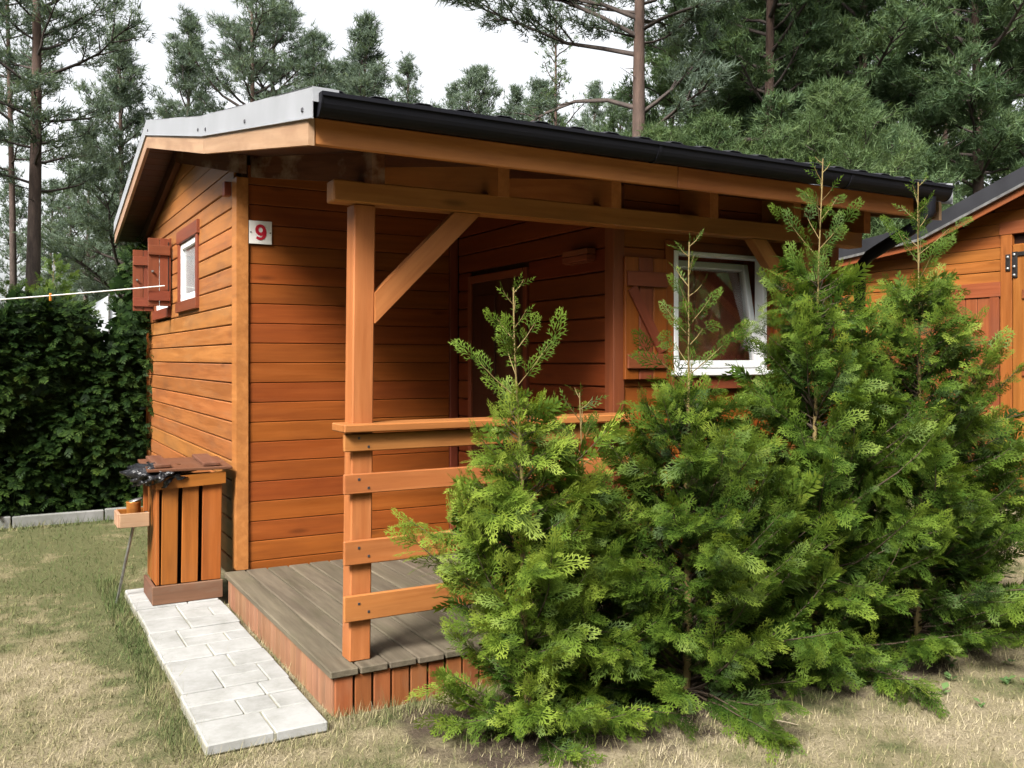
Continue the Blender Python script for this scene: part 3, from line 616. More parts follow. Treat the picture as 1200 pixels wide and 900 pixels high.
dp = put('downpipe', tubes('downpipe', [([(4.74, GY, GZ - 0.06), (4.74, GY, GZ - 0.14), (4.74, GY + 0.05, GZ - 0.2), (4.74, GY + 0.42, GZ - 0.36), (4.74, GY + 0.49, GZ - 0.42), (4.74, GY + 0.5, 1.4), (4.74, GY + 0.5, 0.06)], [0.036] * 7)], M['gutter'], 14), cabin)
for z in (0.7, 1.7): box('pipe_clip', dp, 4.62, 4.74, GY + 0.49, GY + 0.51, z, z + 0.03, M['gutter'])
# rafters: porch rafters with visible ends, and the verge rafter on the gable
for k, x in enumerate((1.41, 2.035, 2.685, 3.335, 3.965, 4.56)):
    ya, yb = 3.705, YF + 0.02
    prism('rafter', cabin, [(ya, SO(ya) - 0.138), (yb, SO(yb) - 0.138), (yb, SO(yb) - 0.001), (ya, SO(ya) - 0.001)], 0, x, x + 0.06, M['stainedrafter'] if k == 0 else M['beam'])
prism('rafter', cabin, [(5.56, SO(5.56) - 0.115), (YR, SO(YR) - 0.115), (YR, SO(YR) - 0.001), (5.56, SO(5.56) - 0.001)], 0, XL - 0.062, XL - 0.016, M['stainedrafter'])
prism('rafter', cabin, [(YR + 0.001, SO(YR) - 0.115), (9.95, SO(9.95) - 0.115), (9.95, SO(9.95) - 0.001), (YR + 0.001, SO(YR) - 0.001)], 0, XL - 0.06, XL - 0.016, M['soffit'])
box('wall_plate', cabin, XL - 0.06, XL - 0.015, YF + 0.12, YF + 0.19, 2.60, 2.69, M['red'])
# box of two boards on the side wall of the porch
pl = box('vent_box', cabin, XS - 0.055, XS - 0.001, 4.13, 4.36, 2.085, 2.09, M['red'])
for k in range(2): box('slat', pl, XS - 0.062, XS - 0.001, 4.12, 4.37, 2.092 + k * 0.036, 2.124 + k * 0.036, M['red'])

# ------------------------------------------------------------------ number plate
npl = put('house_number_sign', boxmesh('house_number_sign', 0.148, 0.006, 0.148, M['plate'], 0.002), None, T(1.468, YF - 0.008, 2.357))
tag(npl, 'square white plate with a red number 9 on the cabin wall', 'number sign')
def numeral9():
    V, F_ = [], []
    def ribbon(pts, wd, yo, closed=False):
        n = len(pts); o = len(V)
        for i_, (px_, pz_) in enumerate(pts):
            a_ = pts[(i_ - 1) % n] if closed or i_ > 0 else pts[i_]; b_ = pts[(i_ + 1) % n] if closed or i_ < n - 1 else pts[i_]
            dx_, dz_ = b_[0] - a_[0], b_[1] - a_[1]; l_ = math.hypot(dx_, dz_); h_ = (wd[i_] if isinstance(wd, list) else wd) / 2
            for q_ in (h_, -h_): V.append((px_ - dz_ / l_ * q_, yo, pz_ + dx_ / l_ * q_))
            for q_ in (h_, -h_): V.append((px_ - dz_ / l_ * q_, yo + 0.0012, pz_ + dx_ / l_ * q_))
        m_ = n if closed else n - 1
        for i_ in range(m_):
            a_, b_ = o + 4 * i_, o + 4 * ((i_ + 1) % n)
            F_.extend([(a_, a_ + 1, b_ + 1, b_), (a_ + 2, b_ + 2, b_ + 3, a_ + 3), (a_, b_, b_ + 2, a_ + 2), (a_ + 1, a_ + 3, b_ + 3, b_ + 1)])
        if not closed: F_.extend([(o, o + 2, o + 3, o + 1), (o + 4 * n - 4, o + 4 * n - 3, o + 4 * n - 1, o + 4 * n - 2)])
    ribbon([(0.024 * math.cos(2 * math.pi * k / 28), 0.018 + 0.026 * math.sin(2 * math.pi * k / 28)) for k in range(28)], 0.020, 0.0, True)
    tail = [(0.026, 0.024), (0.0275, 0.006), (0.0255, -0.014), (0.018, -0.029), (0.006, -0.0365), (-0.010, -0.037), (-0.026, -0.030)]
    ribbon(tail, [0.018, 0.020, 0.020, 0.019, 0.018, 0.017, 0.016], -0.0004)
    return mesh('numeral', V, F_, M['red_ink'])
put('numeral', numeral9(), npl, T(1.468, YF - 0.0135, 2.355))
for dx in (-0.062, 0.062): put('screw', boxmesh('screw', 0.008, 0.003, 0.008, M['screw'], 0.001), npl, T(1.468 + dx, YF - 0.0125, 2.357))

# ------------------------------------------------------------------ bin box
BX0, BX1, BY0, BY1 = 0.845, 1.225, 5.845, 6.20
bn = thing('waste_bin_box', 'slatted wooden bin box with lid standing at the end of the slab path', 'waste bin', (BX0, BY0, 0.05))
box('bin_base', bn, BX0 - 0.03, BX1 + 0.005, BY0 - 0.022, BY0 + 0.0, 0.054, 0.165, M['binbase'])
box('bin_base', bn, BX0 - 0.03, BX0 - 0.008, BY0 + 0.001, BY1, 0.054, 0.165, M['binbase'])
for (a, b_) in ((0.868, 0.962), (0.986, 1.083), (1.106, 1.222)):
    board('slat', bn, ((a + b_) / 2, BY0 + 0.011, 0.166), ((a + b_) / 2 + 0.008, BY0 + 0.011, 0.80), (0, 1, 0), b_ - a, 0.02, M['bin'])
for k in range(4):
    ya = BY0 + 0.004 + k * 0.09
    box('slat', bn, BX0 - 0.006, BX0 + 0.014, ya, ya + (0.084 if k else 0.08), 0.166, 0.80, M['bin'])
box('back_panel', bn, BX0 + 0.015, BX1, BY1 - 0.02, BY1, 0.06, 0.80, M['backing'])
box('side_panel', bn, BX1 - 0.02, BX1, BY0 + 0.024, BY1 - 0.021, 0.06, 0.80, M['backing'])
prism('rim_board', bn, [(BX0 - 0.012, 0.752), (BX1 + 0.022, 0.768), (BX1 + 0.022, 0.842), (BX0 - 0.012, 0.825)], 1, BY0 - 0.024, BY0 - 0.001, M['bin'])
box('rim_board', bn, BX0 - 0.03, BX0 - 0.007, BY0 - 0.001, BY1, 0.755, 0.825, M['bin'])
lid = board('lid', bn, (0.785, 6.025, 0.882), (1.285, 6.025, 0.876), (0, -0.05, 1), 0.44, 0.018, M['binlid'])
board('lid_batten', lid, (0.875, 5.83, 0.894), (0.875, 6.22, 0.914), (0, -0.05, 1), 0.09, 0.02, M['binlid'])
board('lid_batten', lid, (1.165, 5.83, 0.890), (1.165, 6.22, 0.910), (0, -0.05, 1), 0.10, 0.02, M['binlid'])
TY0, TY1 = 5.93, 6.13
tr_ = box('tray', bn, 0.655, BX0 - 0.031, TY0 + 0.021, TY1 - 0.001, 0.525, 0.54, M['binbase'])
box('tray_side', tr_, 0.645, BX0 - 0.031, TY0, TY0 + 0.02, 0.52, 0.605, M['barge']); box('tray_side', tr_, 0.645, BX0 - 0.031, TY1, TY1 + 0.02, 0.52, 0.605, M['bin'])
box('tray_side', tr_, 0.634, 0.654, TY0 + 0.021, TY1, 0.52, 0.605, M['barge'])
box('tray_post', tr_, BX0 - 0.062, BX0 - 0.036, TY0 + 0.03, TY0 + 0.055, 0.606, 0.80, M['bin'])
put('strut', tubes('strut', [([(0.735, 6.02, 0.524), (0.70, 6.1, 0.3), (0.655, 6.2, 0.0)], [0.009, 0.009, 0.008])], M['steel'], 8), bn)
can = put('tin_can', lathe('tin_can', [(0.0, 0), (0.042, 0), (0.044, 0.004), (0.0425, 0.012), (0.0425, 0.05), (0.0415, 0.055), (0.0425, 0.06), (0.0425, 0.112), (0.0445, 0.118), (0.0445, 0.124), (0.04, 0.124), (0.04, 0.04), (0.0, 0.04)], M['can']), None, T(0.735, 6.03, 0.541))
tag(can, 'amber tin can standing in the tray on the side of the bin box', 'tin can')
put('lid_flap', lathe('lid_flap', [(0.0, 0), (0.041, 0.0), (0.042, 0.003), (0.0, 0.005)], M['steel']), can, T(0.748, 6.03, 0.672) @ Matrix.Rotation(math.radians(-14), 4, 'Y'))
# black bin bag squeezed out under the lid
bm = bmesh.new(); bmesh.ops.create_icosphere(bm, subdivisions=4, radius=1.0); rr = random.Random(8)
ph = [rr.uniform(0, 6.28) for _ in range(12)]
for v in bm.verts:
    p = v.co.copy(); n = 1 + 0.22 * math.sin(7 * p.x + 5 * p.y + ph[0]) * math.sin(6 * p.z + 4 * p.y + ph[1]) + 0.13 * math.sin(17 * p.x - 9 * p.z + ph[2]) + 0.10 * math.sin(15 * p.y + 19 * p.x + ph[3])
    taper = 1.0 - 0.55 * max(0, p.x)
    v.co = Vector((p.x * n * 0.17, p.y * n * 0.17, p.z * n * 0.066 * taper))
me = bpy.data.meshes.new('bin_bag'); bm.to_mesh(me); bm.free(); me.materials.append(M['bag']); me.polygons.foreach_set('use_smooth', [True] * len(me.polygons))
tag(put('bin_bag', me, None, T(0.875, 5.96, 0.832)), 'crumpled black bin bag bulging out under the lid of the bin box', 'bin bag')

# ------------------------------------------------------------------ clothes line and peg
p0, p1 = Vector((XL - 0.07, 8.29, 2.178)), Vector((-2.6, 8.0, 1.80))
pts = [p0.lerp(p1, k / 24) - Vector((0, 0, 0.05 * math.sin(math.pi * k / 24))) for k in range(25)]
tag(put('clothes_line', tubes('clothes_line', [([tuple(p) for p in pts], [0.006] * 25)], M['rope'], 6)), 'thin white clothes line running from the gable shutter out past the hedge', 'clothes line')
pp = pts[6] * 0.5 + pts[5] * 0.5
pg = thing('clothes_peg', 'small orange clothes peg clipped on the white line in front of the hedge', 'clothes peg', tuple(pp - Vector((0, 0, 0.05))))
for s in (-1, 1): board('leg', pg, tuple(pp + Vector((s * 0.004, s * 0.004, -0.042))), tuple(pp + Vector((s * 0.004, s * 0.006, 0.02))), (0, 1, 0), 0.011, 0.006, M['peg'], 0.002)

# ------------------------------------------------------------------ neighbouring cabin
NXF = 8.9
nb_ = thing('cabin', 'neighbouring orange wooden cabin with dark roof and iron-hinged door behind the tall bushes', 'cabin', (NXF, 5.2, 0))
def NR_(y):   # verge underside
    if y > 6.3: return 2.84 - (y - 6.3) * 0.10
    if y > 3.9: return 2.84 + (6.3 - y) * 0.36
    return 2.84 + 2.4 * 0.36 - (3.9 - y) * 0.36
YN0, YN1 = 1.9, 8.6
nw_ = prism('gable_wall', nb_, [(YN0, 0.1), (YN1, 0.1), (YN1, NR_(YN1)), (6.3, NR_(6.3)), (3.9, NR_(3.9)), (YN0, NR_(YN0))], 0, NXF + 0.03, NXF + 0.08, M['backing'])
DN = (4.5, 5.42, 0.12, 2.72); WNB = (5.66, 6.75, 1.2, 2.18)
siding_y(nw_, YN0 + 0.01, YN1 - 0.05, NXF, 0.12, lambda y: NR_(y) - 0.02, M['nbr'], holes=[(DN[0] - 0.08, DN[1] + 0.12, 0.0, 2.80), WNB], pitch=0.122)
prism('side_wall', nb_, [(NXF + 0.085, YN1 - 0.05), (NXF + 4, YN1 - 0.05), (NXF + 4, YN1), (NXF + 0.085, YN1)], 2, 0.1, NR_(YN1) - 0.02, M['nbr'])
box('corner_post', nb_, NXF - 0.012, NXF + 0.02, YN1 - 0.048, YN1 + 0.01, 0.1, NR_(YN1) - 0.03, M['nbr'])
dn = box('door', nb_, NXF - 0.002, NXF + 0.028, DN[0] + 0.001, DN[1] - 0.001, DN[2], DN[3] - 0.02, M['nbr'])
for k in range(7):
    ya = DN[0] + 0.003 + k * 0.131
    box('plank', dn, NXF - 0.026, NXF - 0.003, ya, ya + 0.124, DN[2] + 0.01, DN[3] - 0.03, M['nbr'], 0.005)
box('door_panel', dn, NXF - 0.034, NXF - 0.0265, DN[0] + 0.12, DN[1] - 0.15, 1.5, 2.15, M['nbrred'], 0.003)
for z in (1.42, 2.19): box('door_rail', dn, NXF - 0.046, NXF - 0.0265, DN[0] + 0.08, DN[1] - 0.11, z - 0.045, z + 0.045, M['nbrred'])
box('door_frame', dn, NXF - 0.03, NXF + 0.02, DN[1] + 0.002, DN[1] + 0.12, DN[2], 2.80, M['nbr'])
box('door_header', dn, NXF - 0.034, NXF + 0.02, DN[0] - 0.08, DN[1] + 0.13, 2.802, 2.93, M['nbrred'])
hg = box('hinge', nb_, NXF - 0.041, NXF - 0.032, DN[1] + 0.012, DN[1] + 0.062, 2.43, 2.60, M['iron'])
box('hinge_leaf', hg, NXF - 0.040, NXF - 0.0265, DN[1] - 0.06, DN[1] - 0.005, 2.36, 2.62, M['iron'])
box('hinge_strap', hg, NXF - 0.042, NXF - 0.0275, DN[0] + 0.3, DN[1] - 0.061, 2.575, 2.615, M['iron'])
for (yy, zz) in ((DN[1] + 0.037, 2.57), (DN[1] + 0.037, 2.455), (DN[1] - 0.03, 2.59), (DN[1] - 0.03, 2.47), (DN[1] - 0.03, 2.385)):
    put('bolt', lathe('bolt', [(0.016, 0), (0.015, 0.006), (0.009, 0.011), (0.0, 0.013)], M['steel'], 10), hg, T(NXF - 0.041, yy, zz) @ Matrix.Rotation(math.radians(-90), 4, 'Y'))
wn2 = box('window', nb_, NXF - 0.034, NXF + 0.02, WNB[0] - 0.12, WNB[1] + 0.1, WNB[3], WNB[3] + 0.15, M['nbrred'])
box('window_trim', wn2, NXF - 0.028, NXF + 0.02, WNB[0] - 0.10, WNB[0] + 0.0, 0.4, WNB[3] - 0.001, M['nbrred'])
box('window_trim', wn2, NXF - 0.028, NXF + 0.02, WNB[1], WNB[1] + 0.08, 1.0, WNB[3] - 0.001, M['nbrred'])
shn = box('shutter', nb_, NXF - 0.006, NXF + 0.02, WNB[0] + 0.001, WNB[1] - 0.001, 0.45, WNB[3] - 0.004, M['backing'])
for k in range(8):
    ya = WNB[0] + 0.003 + k * 0.1355
    box('plank', shn, NXF - 0.02, NXF - 0.007, ya, ya + 0.130, 0.46, WNB[3] - 0.01, M['nbrred'], 0.004)
for z in (1.95, 1.0): box('batten', shn, NXF - 0.036, NXF - 0.0205, WNB[0] + 0.12, WNB[1] - 0.05, z - 0.05, z + 0.05, M['nbrred'])
# its roof
nr = prism('roof', nb_, [(YN1 + 0.3, NR_(YN1 + 0.3)), (6.3, NR_(6.3)), (3.9, NR_(3.9)), (YN0 - 0.4, NR_(YN0 - 0.4)), (YN0 - 0.4, NR_(YN0 - 0.4) + 0.14), (3.9, NR_(3.9) + 0.16), (6.3, NR_(6.3) + 0.15), (YN1 + 0.3, NR_(YN1 + 0.3) + 0.13)], 0, NXF - 0.28, NXF + 4.3, M['roof'])
for (ya, yb) in ((YN1 + 0.3, 6.301), (6.299, 3.9), (3.899, YN0 - 0.4)):
    prism('verge_trim', nr, [(ya, NR_(ya) - 0.03), (yb, NR_(yb) - 0.03), (yb, NR_(yb) - 0.002), (ya, NR_(ya) - 0.002)], 0, NXF - 0.285, NXF - 0.25, M['steel'])
    prism('barge_board', nr, [(ya, NR_(ya) - 0.10), (yb, NR_(yb) - 0.10), (yb, NR_(yb) - 0.003), (ya, NR_(ya) - 0.003)], 0, NXF - 0.245, NXF - 0.22, M['nbrred'])

# ------------------------------------------------------------------ hedge edging, tent
for k in range(6):
    x0 = -3.0 + k * 0.78
    kb = box('kerb_edging', None, x0, x0 + 0.77, 9.44 + 0.008 * (k % 3), 9.50 + 0.008 * (k % 3), -0.05, 0.10 + 0.006 * (k % 2), M['concrete'], 0.008)
    kb['kind'] = 'structure'
tx, ty = at(118, 14.0)
tn = thing('tent', 'white ridge tent with its roof showing above the dip in the hedge', 'tent', (tx, ty, 0))
prism('canopy', tn, [(tx - 0.9, 0.05), (tx + 0.9, 0.05), (tx + 0.62, 1.75), (tx + 0.1, 2.52), (tx - 0.42, 1.75)], 1, ty - 0.2, ty + 2.0, M['tent'])
put('pole', tubes('pole', [([(tx + 0.1, ty - 0.22, 0), (tx + 0.1, ty - 0.22, 2.54)], [0.015, 0.015])], M['steel'], 8), tn)

# ------------------------------------------------------------------ vegetation: thuja sprays
def spray_template(detail, droop, seed):
    r = np.random.default_rng(seed); V, F_, tn_ = [], [], []
    def kite(p, d, L, wv, t0, t1, z0, z1):
        nrm = np.array([-d[1], d[0]]); o = len(V)
        q = [p, p + d * L * 0.45 + nrm * wv / 2, p + d * L, p + d * L * 0.45 - nrm * wv / 2]
        for k_, pt in enumerate(q):
            x, y_ = pt; z = -droop * x * x - 0.35 * droop * y_ * y_ + (0.0 if k_ in (0,) else 0.0) + z0
            V.append((x, y_, z)); tn_.append((t0, 0.5 * (t0 + t1), t1, 0.5 * (t0 + t1))[k_])
        F_.append((o, o + 1, o + 2, o + 3))
    nbr = {3: 4, 2: 6, 1: 5, 0: 4}[detail]
    for k in range(3 if detail > 1 else 1):
        n_ = 3 if detail > 1 else 1
        kite(np.array([k / n_, 0.0]), np.array([1.0, 0.0]), 1.08 / n_, {3: 0.05, 2: 0.04, 1: 0.09, 0: 0.14}[detail], 0.05 + 0.25 * k, 0.3 + 0.25 * k, 0, 0)
    for k in range(nbr):
        for s in (-1, 1):
            t = 0.05 + 0.86 * (k + (0.5 if s > 0 else 0)) / nbr; t += r.uniform(-.025, .025)
            L = (0.52 * (1 - t) ** 0.8 + 0.08) * r.uniform(0.8, 1.12) * (0.55 + 0.45 * min(1, t / 0.2)); ang = math.radians(r.uniform(34, 52)) * s
            if detail == 3: L *= 0.6
            d = np.array([math.cos(ang), math.sin(ang)]); p = np.array([t, 0.0]); z0 = r.uniform(-.03, .03)
            kite(p, d, L, {3: 0.05, 2: 0.038, 1: 0.12, 0: 0.22}[detail], t * 0.5, 0.5 + 0.5 * t, z0, z0)
            if detail == 2:
                for q in range(3):
                    s2 = (-1, 1, -1)[q] * s; sq = 0.22 + 0.22 * q
                    a2 = ang + s2 * math.radians(r.uniform(30, 48)); L2 = (0.40 * L * (1 - sq) + 0.06) * r.uniform(0.85, 1.2)
                    kite(p + d * L * sq, np.array([math.cos(a2), math.sin(a2)]), L2, 0.034, 0.25 + 0.4 * t, 0.6 + 0.4 * t, z0 + r.uniform(-.02, .02), z0)
    return np.array(V), np.array(F_), np.array(tn_)
TPL = {d: [spray_template(d, dr, 10 * d + k) for k, dr in enumerate((0.10, 0.26, 0.42))] for d in (0, 1, 2, 3)}

class Sprays:
    def __init__(s): s.items = {}
    def add(s, detail, kind, pos, xdir, ndir, size, tone): s.items.setdefault((detail, kind), []).append((pos, xdir, ndir, size, tone))
    def mesh(s, name, m, origin):
        Vs, Fs, Ts, o = [], [], [], 0
        for (d, k), L in s.items.items():
            tv, tf, tt = TPL[d][k]
            P = np.array([i[0] for i in L]); X = np.array([i[1] for i in L]); Z = np.array([i[2] for i in L]); sz = np.array([i[3] for i in L]); tn_ = np.array([i[4] for i in L])
            X /= np.linalg.norm(X, axis=1)[:, None]; Z -= X * (X * Z).sum(1)[:, None]; Z /= np.linalg.norm(Z, axis=1)[:, None] + 1e-9; Y = np.cross(Z, X)
            R = np.stack([X, Y, Z], 2)
            V = np.einsum('nij,vj->nvi', R, tv) * sz[:, None, None] + P[:, None]
            n = len(L); nv = len(tv)
            Vs.append(V.reshape(-1, 3)); Fs.append((tf[None] + (np.arange(n) * nv)[:, None, None]).reshape(-1, 4) + o)
            Ts.append(np.clip(tt[None] * 0.55 + tn_[:, None], 0, 1).ravel()); o += n * nv
        return meshnp(name, np.concatenate(Vs) - np.array(origin), np.concatenate(Fs), m, np.concatenate(Ts))

def nrmv(v): v = np.asarray(v, float); return v / (np.linalg.norm(v) + 1e-9)
def thuja(name, label, x, y, H, prof, seed, leader, group, nbranch, lean=(0, 0), side_leaders=(), m='thuja', dens=1.0, size=1.0, tone0=0.0, det=(2, 1)):
    """prof: list of (z, radius) of the shrub's body; leader: z where the bare top shoot starts"""
    r = np.random.default_rng(seed); t = thing(name, label, 'thuja bush' if m == 'thuja' else 'conifer', (x, y, 0), group)
    sp = Sprays(); tw = []; ty = []
    zz = [p[0] for p in prof]; rr_2 = [p[1] for p in prof]
    def axis(z): return np.array([x + lean[0] * z / H + 0.012 * math.sin(5 * z + seed), y + lean[1] * z / H + 0.012 * math.cos(4 * z + seed), z])
    zs = np.linspace(0, H, 22); trunk = [axis(z) for z in zs]
    tw_tr = [(trunk, [max(0.0032, 0.022 * (1 - z / H) ** 1.1) for z in zs])]
    view = nrmv([-x, -y, 0])
    def branch(p, d, L, up, tone, fine):
        """a branch from p along d, sweeping up, with flat sprays along its outer part"""
        nseg = 6; pts = [p]; dd = d.copy()
        for k in range(nseg):
            dd = nrmv(dd + np.array([0, 0, up / nseg]) + r.normal(0, 0.09, 3)); pts.append(pts[-1] + dd * L / nseg)
        pts = np.array(pts); tw.append((pts, np.linspace(max(0.003, 0.010 * L), 0.0013, nseg + 1)))
        n = max(3, int(L * 45 * dens)) if L > 0.15 else 3
        fl = nrmv(np.cross(dd, [0, 0, 1.0]) + r.normal(0, 0.25, 3))        # the branch's flat plane
        for k in range(n):
            u = 0.28 + 0.72 * (k + r.uniform(0.2, 0.8)) / n; i0 = min(nseg - 1, int(u * nseg)); f = u * nseg - i0
            q = pts[i0] * (1 - f) + pts[i0 + 1] * f; ax = nrmv(pts[i0 + 1] - pts[i0])
            s = 1 if k % 2 else -1; spread = r.uniform(0.45, 1.0) * (1.0 - 0.6 * (u > 0.9))
            xd = nrmv(ax + s * spread * fl + np.array([0, 0, -0.38 * u + r.normal(0, 0.15)]))
            out = nrmv(q - axis(q[2])); nd = nrmv(np.array([0, 0, 0.55]) + out * 0.75 + r.normal(0, 0.38, 3)); det_ = det[0] if (fine and out @ view > -0.08 and u > 0.35) else det[1]
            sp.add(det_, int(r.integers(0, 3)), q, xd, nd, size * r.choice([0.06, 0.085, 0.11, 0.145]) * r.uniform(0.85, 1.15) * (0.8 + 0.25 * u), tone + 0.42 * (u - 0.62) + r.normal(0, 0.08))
        sp.add(det[0] if fine else det[1], int(r.integers(0, 2)), pts[-1] - dd * 0.04, dd + np.array([0, 0, -0.1]), nrmv(np.cross(dd, fl) + np.array([0, 0, 0.3])), size * r.uniform(0.11, 0.16), tone + 0.22 + r.normal(0, 0.07))
    for k in range(nbranch):
        u = (k + r.uniform(0, 1)) / nbranch; z = 0.03 + (leader - 0.03) * u ** 1.08
        a = k * 2.39996 + r.normal(0, 0.25); R_ = np.interp(z + 0.12, zz, rr_2) * min(1.2, r.uniform(0.58, 1.15) * (1 + 0.20 * math.sin(2 * a + seed + 4.5 * z) + 0.17 * math.sin(3 * a - 8 * z + 2 * seed)))
        el = r.uniform(0.15, 0.75) if z > 0.25 else r.uniform(-0.1, 0.3)
        d = nrmv([math.cos(a), math.sin(a), math.tan(el)])
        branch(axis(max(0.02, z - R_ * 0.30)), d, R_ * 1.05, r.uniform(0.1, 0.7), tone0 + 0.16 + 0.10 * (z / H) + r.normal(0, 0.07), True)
    # the open leader with a few short side shoots
    nl = max(4, int((H - leader) / 0.045))
    for k in range(nl):
        z = leader + (H - leader) * (k + 0.5) / nl; a = k * 2.4 + seed; u = (z - leader) / (H - leader)
        L = (0.17 * (1 - u) + 0.05) * r.uniform(0.7, 1.25) * min(1.0, size); d = nrmv([math.cos(a), math.sin(a), r.uniform(0.6, 1.3)])
        q = axis(z); ty.append((np.array([q, q + d * L * 0.6, q + d * L + np.array([0, 0, 0.01])]), [0.0026, 0.002, 0.001]))
        for j in range(3 if u < 0.35 else 2):
            sp.add(3 if det[0] == 2 and u > 0.6 else det[0], int(r.integers(0, 3)), q + d * L * (0.25 + 0.45 * j), d + r.normal(0, 0.22, 3), nrmv(np.array([-x, -y, 0.6]) / 3 + r.normal(0, 0.6, 3)), size * (0.15 * (1 - 0.5 * u)) * r.uniform(0.8, 1.1), tone0 + 0.22 + r.normal(0, 0.06))
    sp.add(3 if det[0] == 2 else det[0], 0, axis(H - 0.04), np.array([0.15, 0, 1.0]), np.array([0.4, -1.0, 0.1]), size * 0.09, tone0 + 0.25)
    for (z, a, L) in side_leaders:
        d = nrmv([math.cos(a), math.sin(a), 0.45]); branch(axis(z), d, L, 0.7, tone0 + 0.3, True)
    put('trunk', tubes('trunk', [(np.array(p) - np.array([x, y, 0]), q) for p, q in tw_tr], M['twig'], 7), t, T(x, y, 0))
    put('branches', tubes('branches', [(np.array(p) - np.array([x, y, 0]), q) for p, q in tw], M['oldtwig'], 4), t, T(x, y, 0))['kind'] = 'stuff'
    put('shoots', tubes('shoots', [(np.array(p) - np.array([x, y, 0]), q) for p, q in ty], M['twig'], 4), t, T(x, y, 0))['kind'] = 'stuff'
    put('crown', sp.mesh('crown', M[m], (x, y, 0)), t, T(x, y, 0))['kind'] = 'stuff'
    return t
G1 = 'thuja bushes planted in front of the cabin'
thuja('thuja_bush', 'bright green thuja bush at the porch rail, lowest in front of the deck edge', 1.93, 3.24, 1.84, [(0, .30), (.2, .34), (.45, .31), (.65, .37), (.9, .34), (1.1, .24), (1.3, .16), (1.45, .08)], 3, 1.36, G1, 165, (-0.09, -0.02), [(0.95, -0.35, 0.46), (0.50, 2.9, 0.56), (0.56, 3.3, 0.58), (0.46, 3.6, 0.52), (0.64, 3.1, 0.55), (0.42, 3.2, 0.5), (0.6, 3.5, 0.52), (0.70, 3.35, 0.46), (0.06, -2.1, 0.30), (0.08, -1.7, 0.28)], tone0=0.12)
thuja('thuja_bush', 'thuja bush standing in front of the left shutter and the tilted window', 2.75, 3.22, 2.08, [(0, .52), (.3, .68), (.8, .62), (1.1, .46), (1.3, .29), (1.5, .13)], 7, 1.36, G1, 205, (0.0, -0.03), [(1.1, 3.6, 0.4)], tone0=0.0)
thuja('thuja_bush', 'tall dark thuja bush hiding the post right of the window', 3.60, 3.25, 2.56, [(0, .44), (.3, .64), (.9, .66), (1.3, .50), (1.7, .33), (2.05, .17)], 13, 1.98, G1, 235, (0.02, -0.05), [(1.6, 3.4, 0.4)], tone0=-0.05)
thuja('thuja_bush', 'tall wide thuja bush under the right end of the gutter', 4.36, 3.18, 2.50, [(0, .42), (.3, .62), (.9, .66), (1.35, .52), (1.7, .34), (2.05, .16)], 17, 1.95, G1, 235, (-0.03, -0.02), (), tone0=-0.03)
thuja('thuja_bush', 'lower wide thuja bush at the far end of the row, before the neighbouring cabin', 4.98, 3.32, 1.45, [(0, .30), (.3, .42), (.7, .40), (1.05, .26), (1.25, .12)], 23, 1.2, G1, 120, (0.05, 0), (), tone0=-0.02)

thuja('thuja_bush', 'small thuja bush squeezed between the porch rail bush and the window bush', 2.28, 3.34, 1.40, [(0, .34), (.3, .40), (.65, .32), (.85, .18), (1.05, .09)], 29, 1.0, G1, 90, (-0.05, -0.03), (), tone0=0.0)

# conifers beyond the hedge, light green
G2 = 'conifers behind the hedge'
x, y = at(62, 12.5); thuja('conifer_bush', 'light green conifer rising behind the hedge near the foot of the tall pine', x, y, 2.95, [(0, .8), (1, .85), (2, .6), (2.6, .25)], 31, 2.6, G2, 130, m='conifer', dens=0.8, size=1.15, det=(1, 1))
x, y = at(8, 12.8); thuja('conifer_bush', 'light green conifer behind the hedge at the very edge of the view', x, y, 2.6, [(0, .9), (1, .9), (1.9, .6), (2.3, .25)], 37, 2.3, G2, 130, m='conifer', dens=0.8, size=1.15, det=(1, 1))
x, y = at(172, 12.0); thuja('conifer_bush', 'darker upright conifer behind the hedge, closest to the cabin gable', x, y, 2.95, [(0, .4), (1, .42), (2, .32), (2.6, .15)], 41, 2.6, G2, 130, m='conifer', dens=0.8, size=1.15, tone0=-0.25, det=(1, 1))

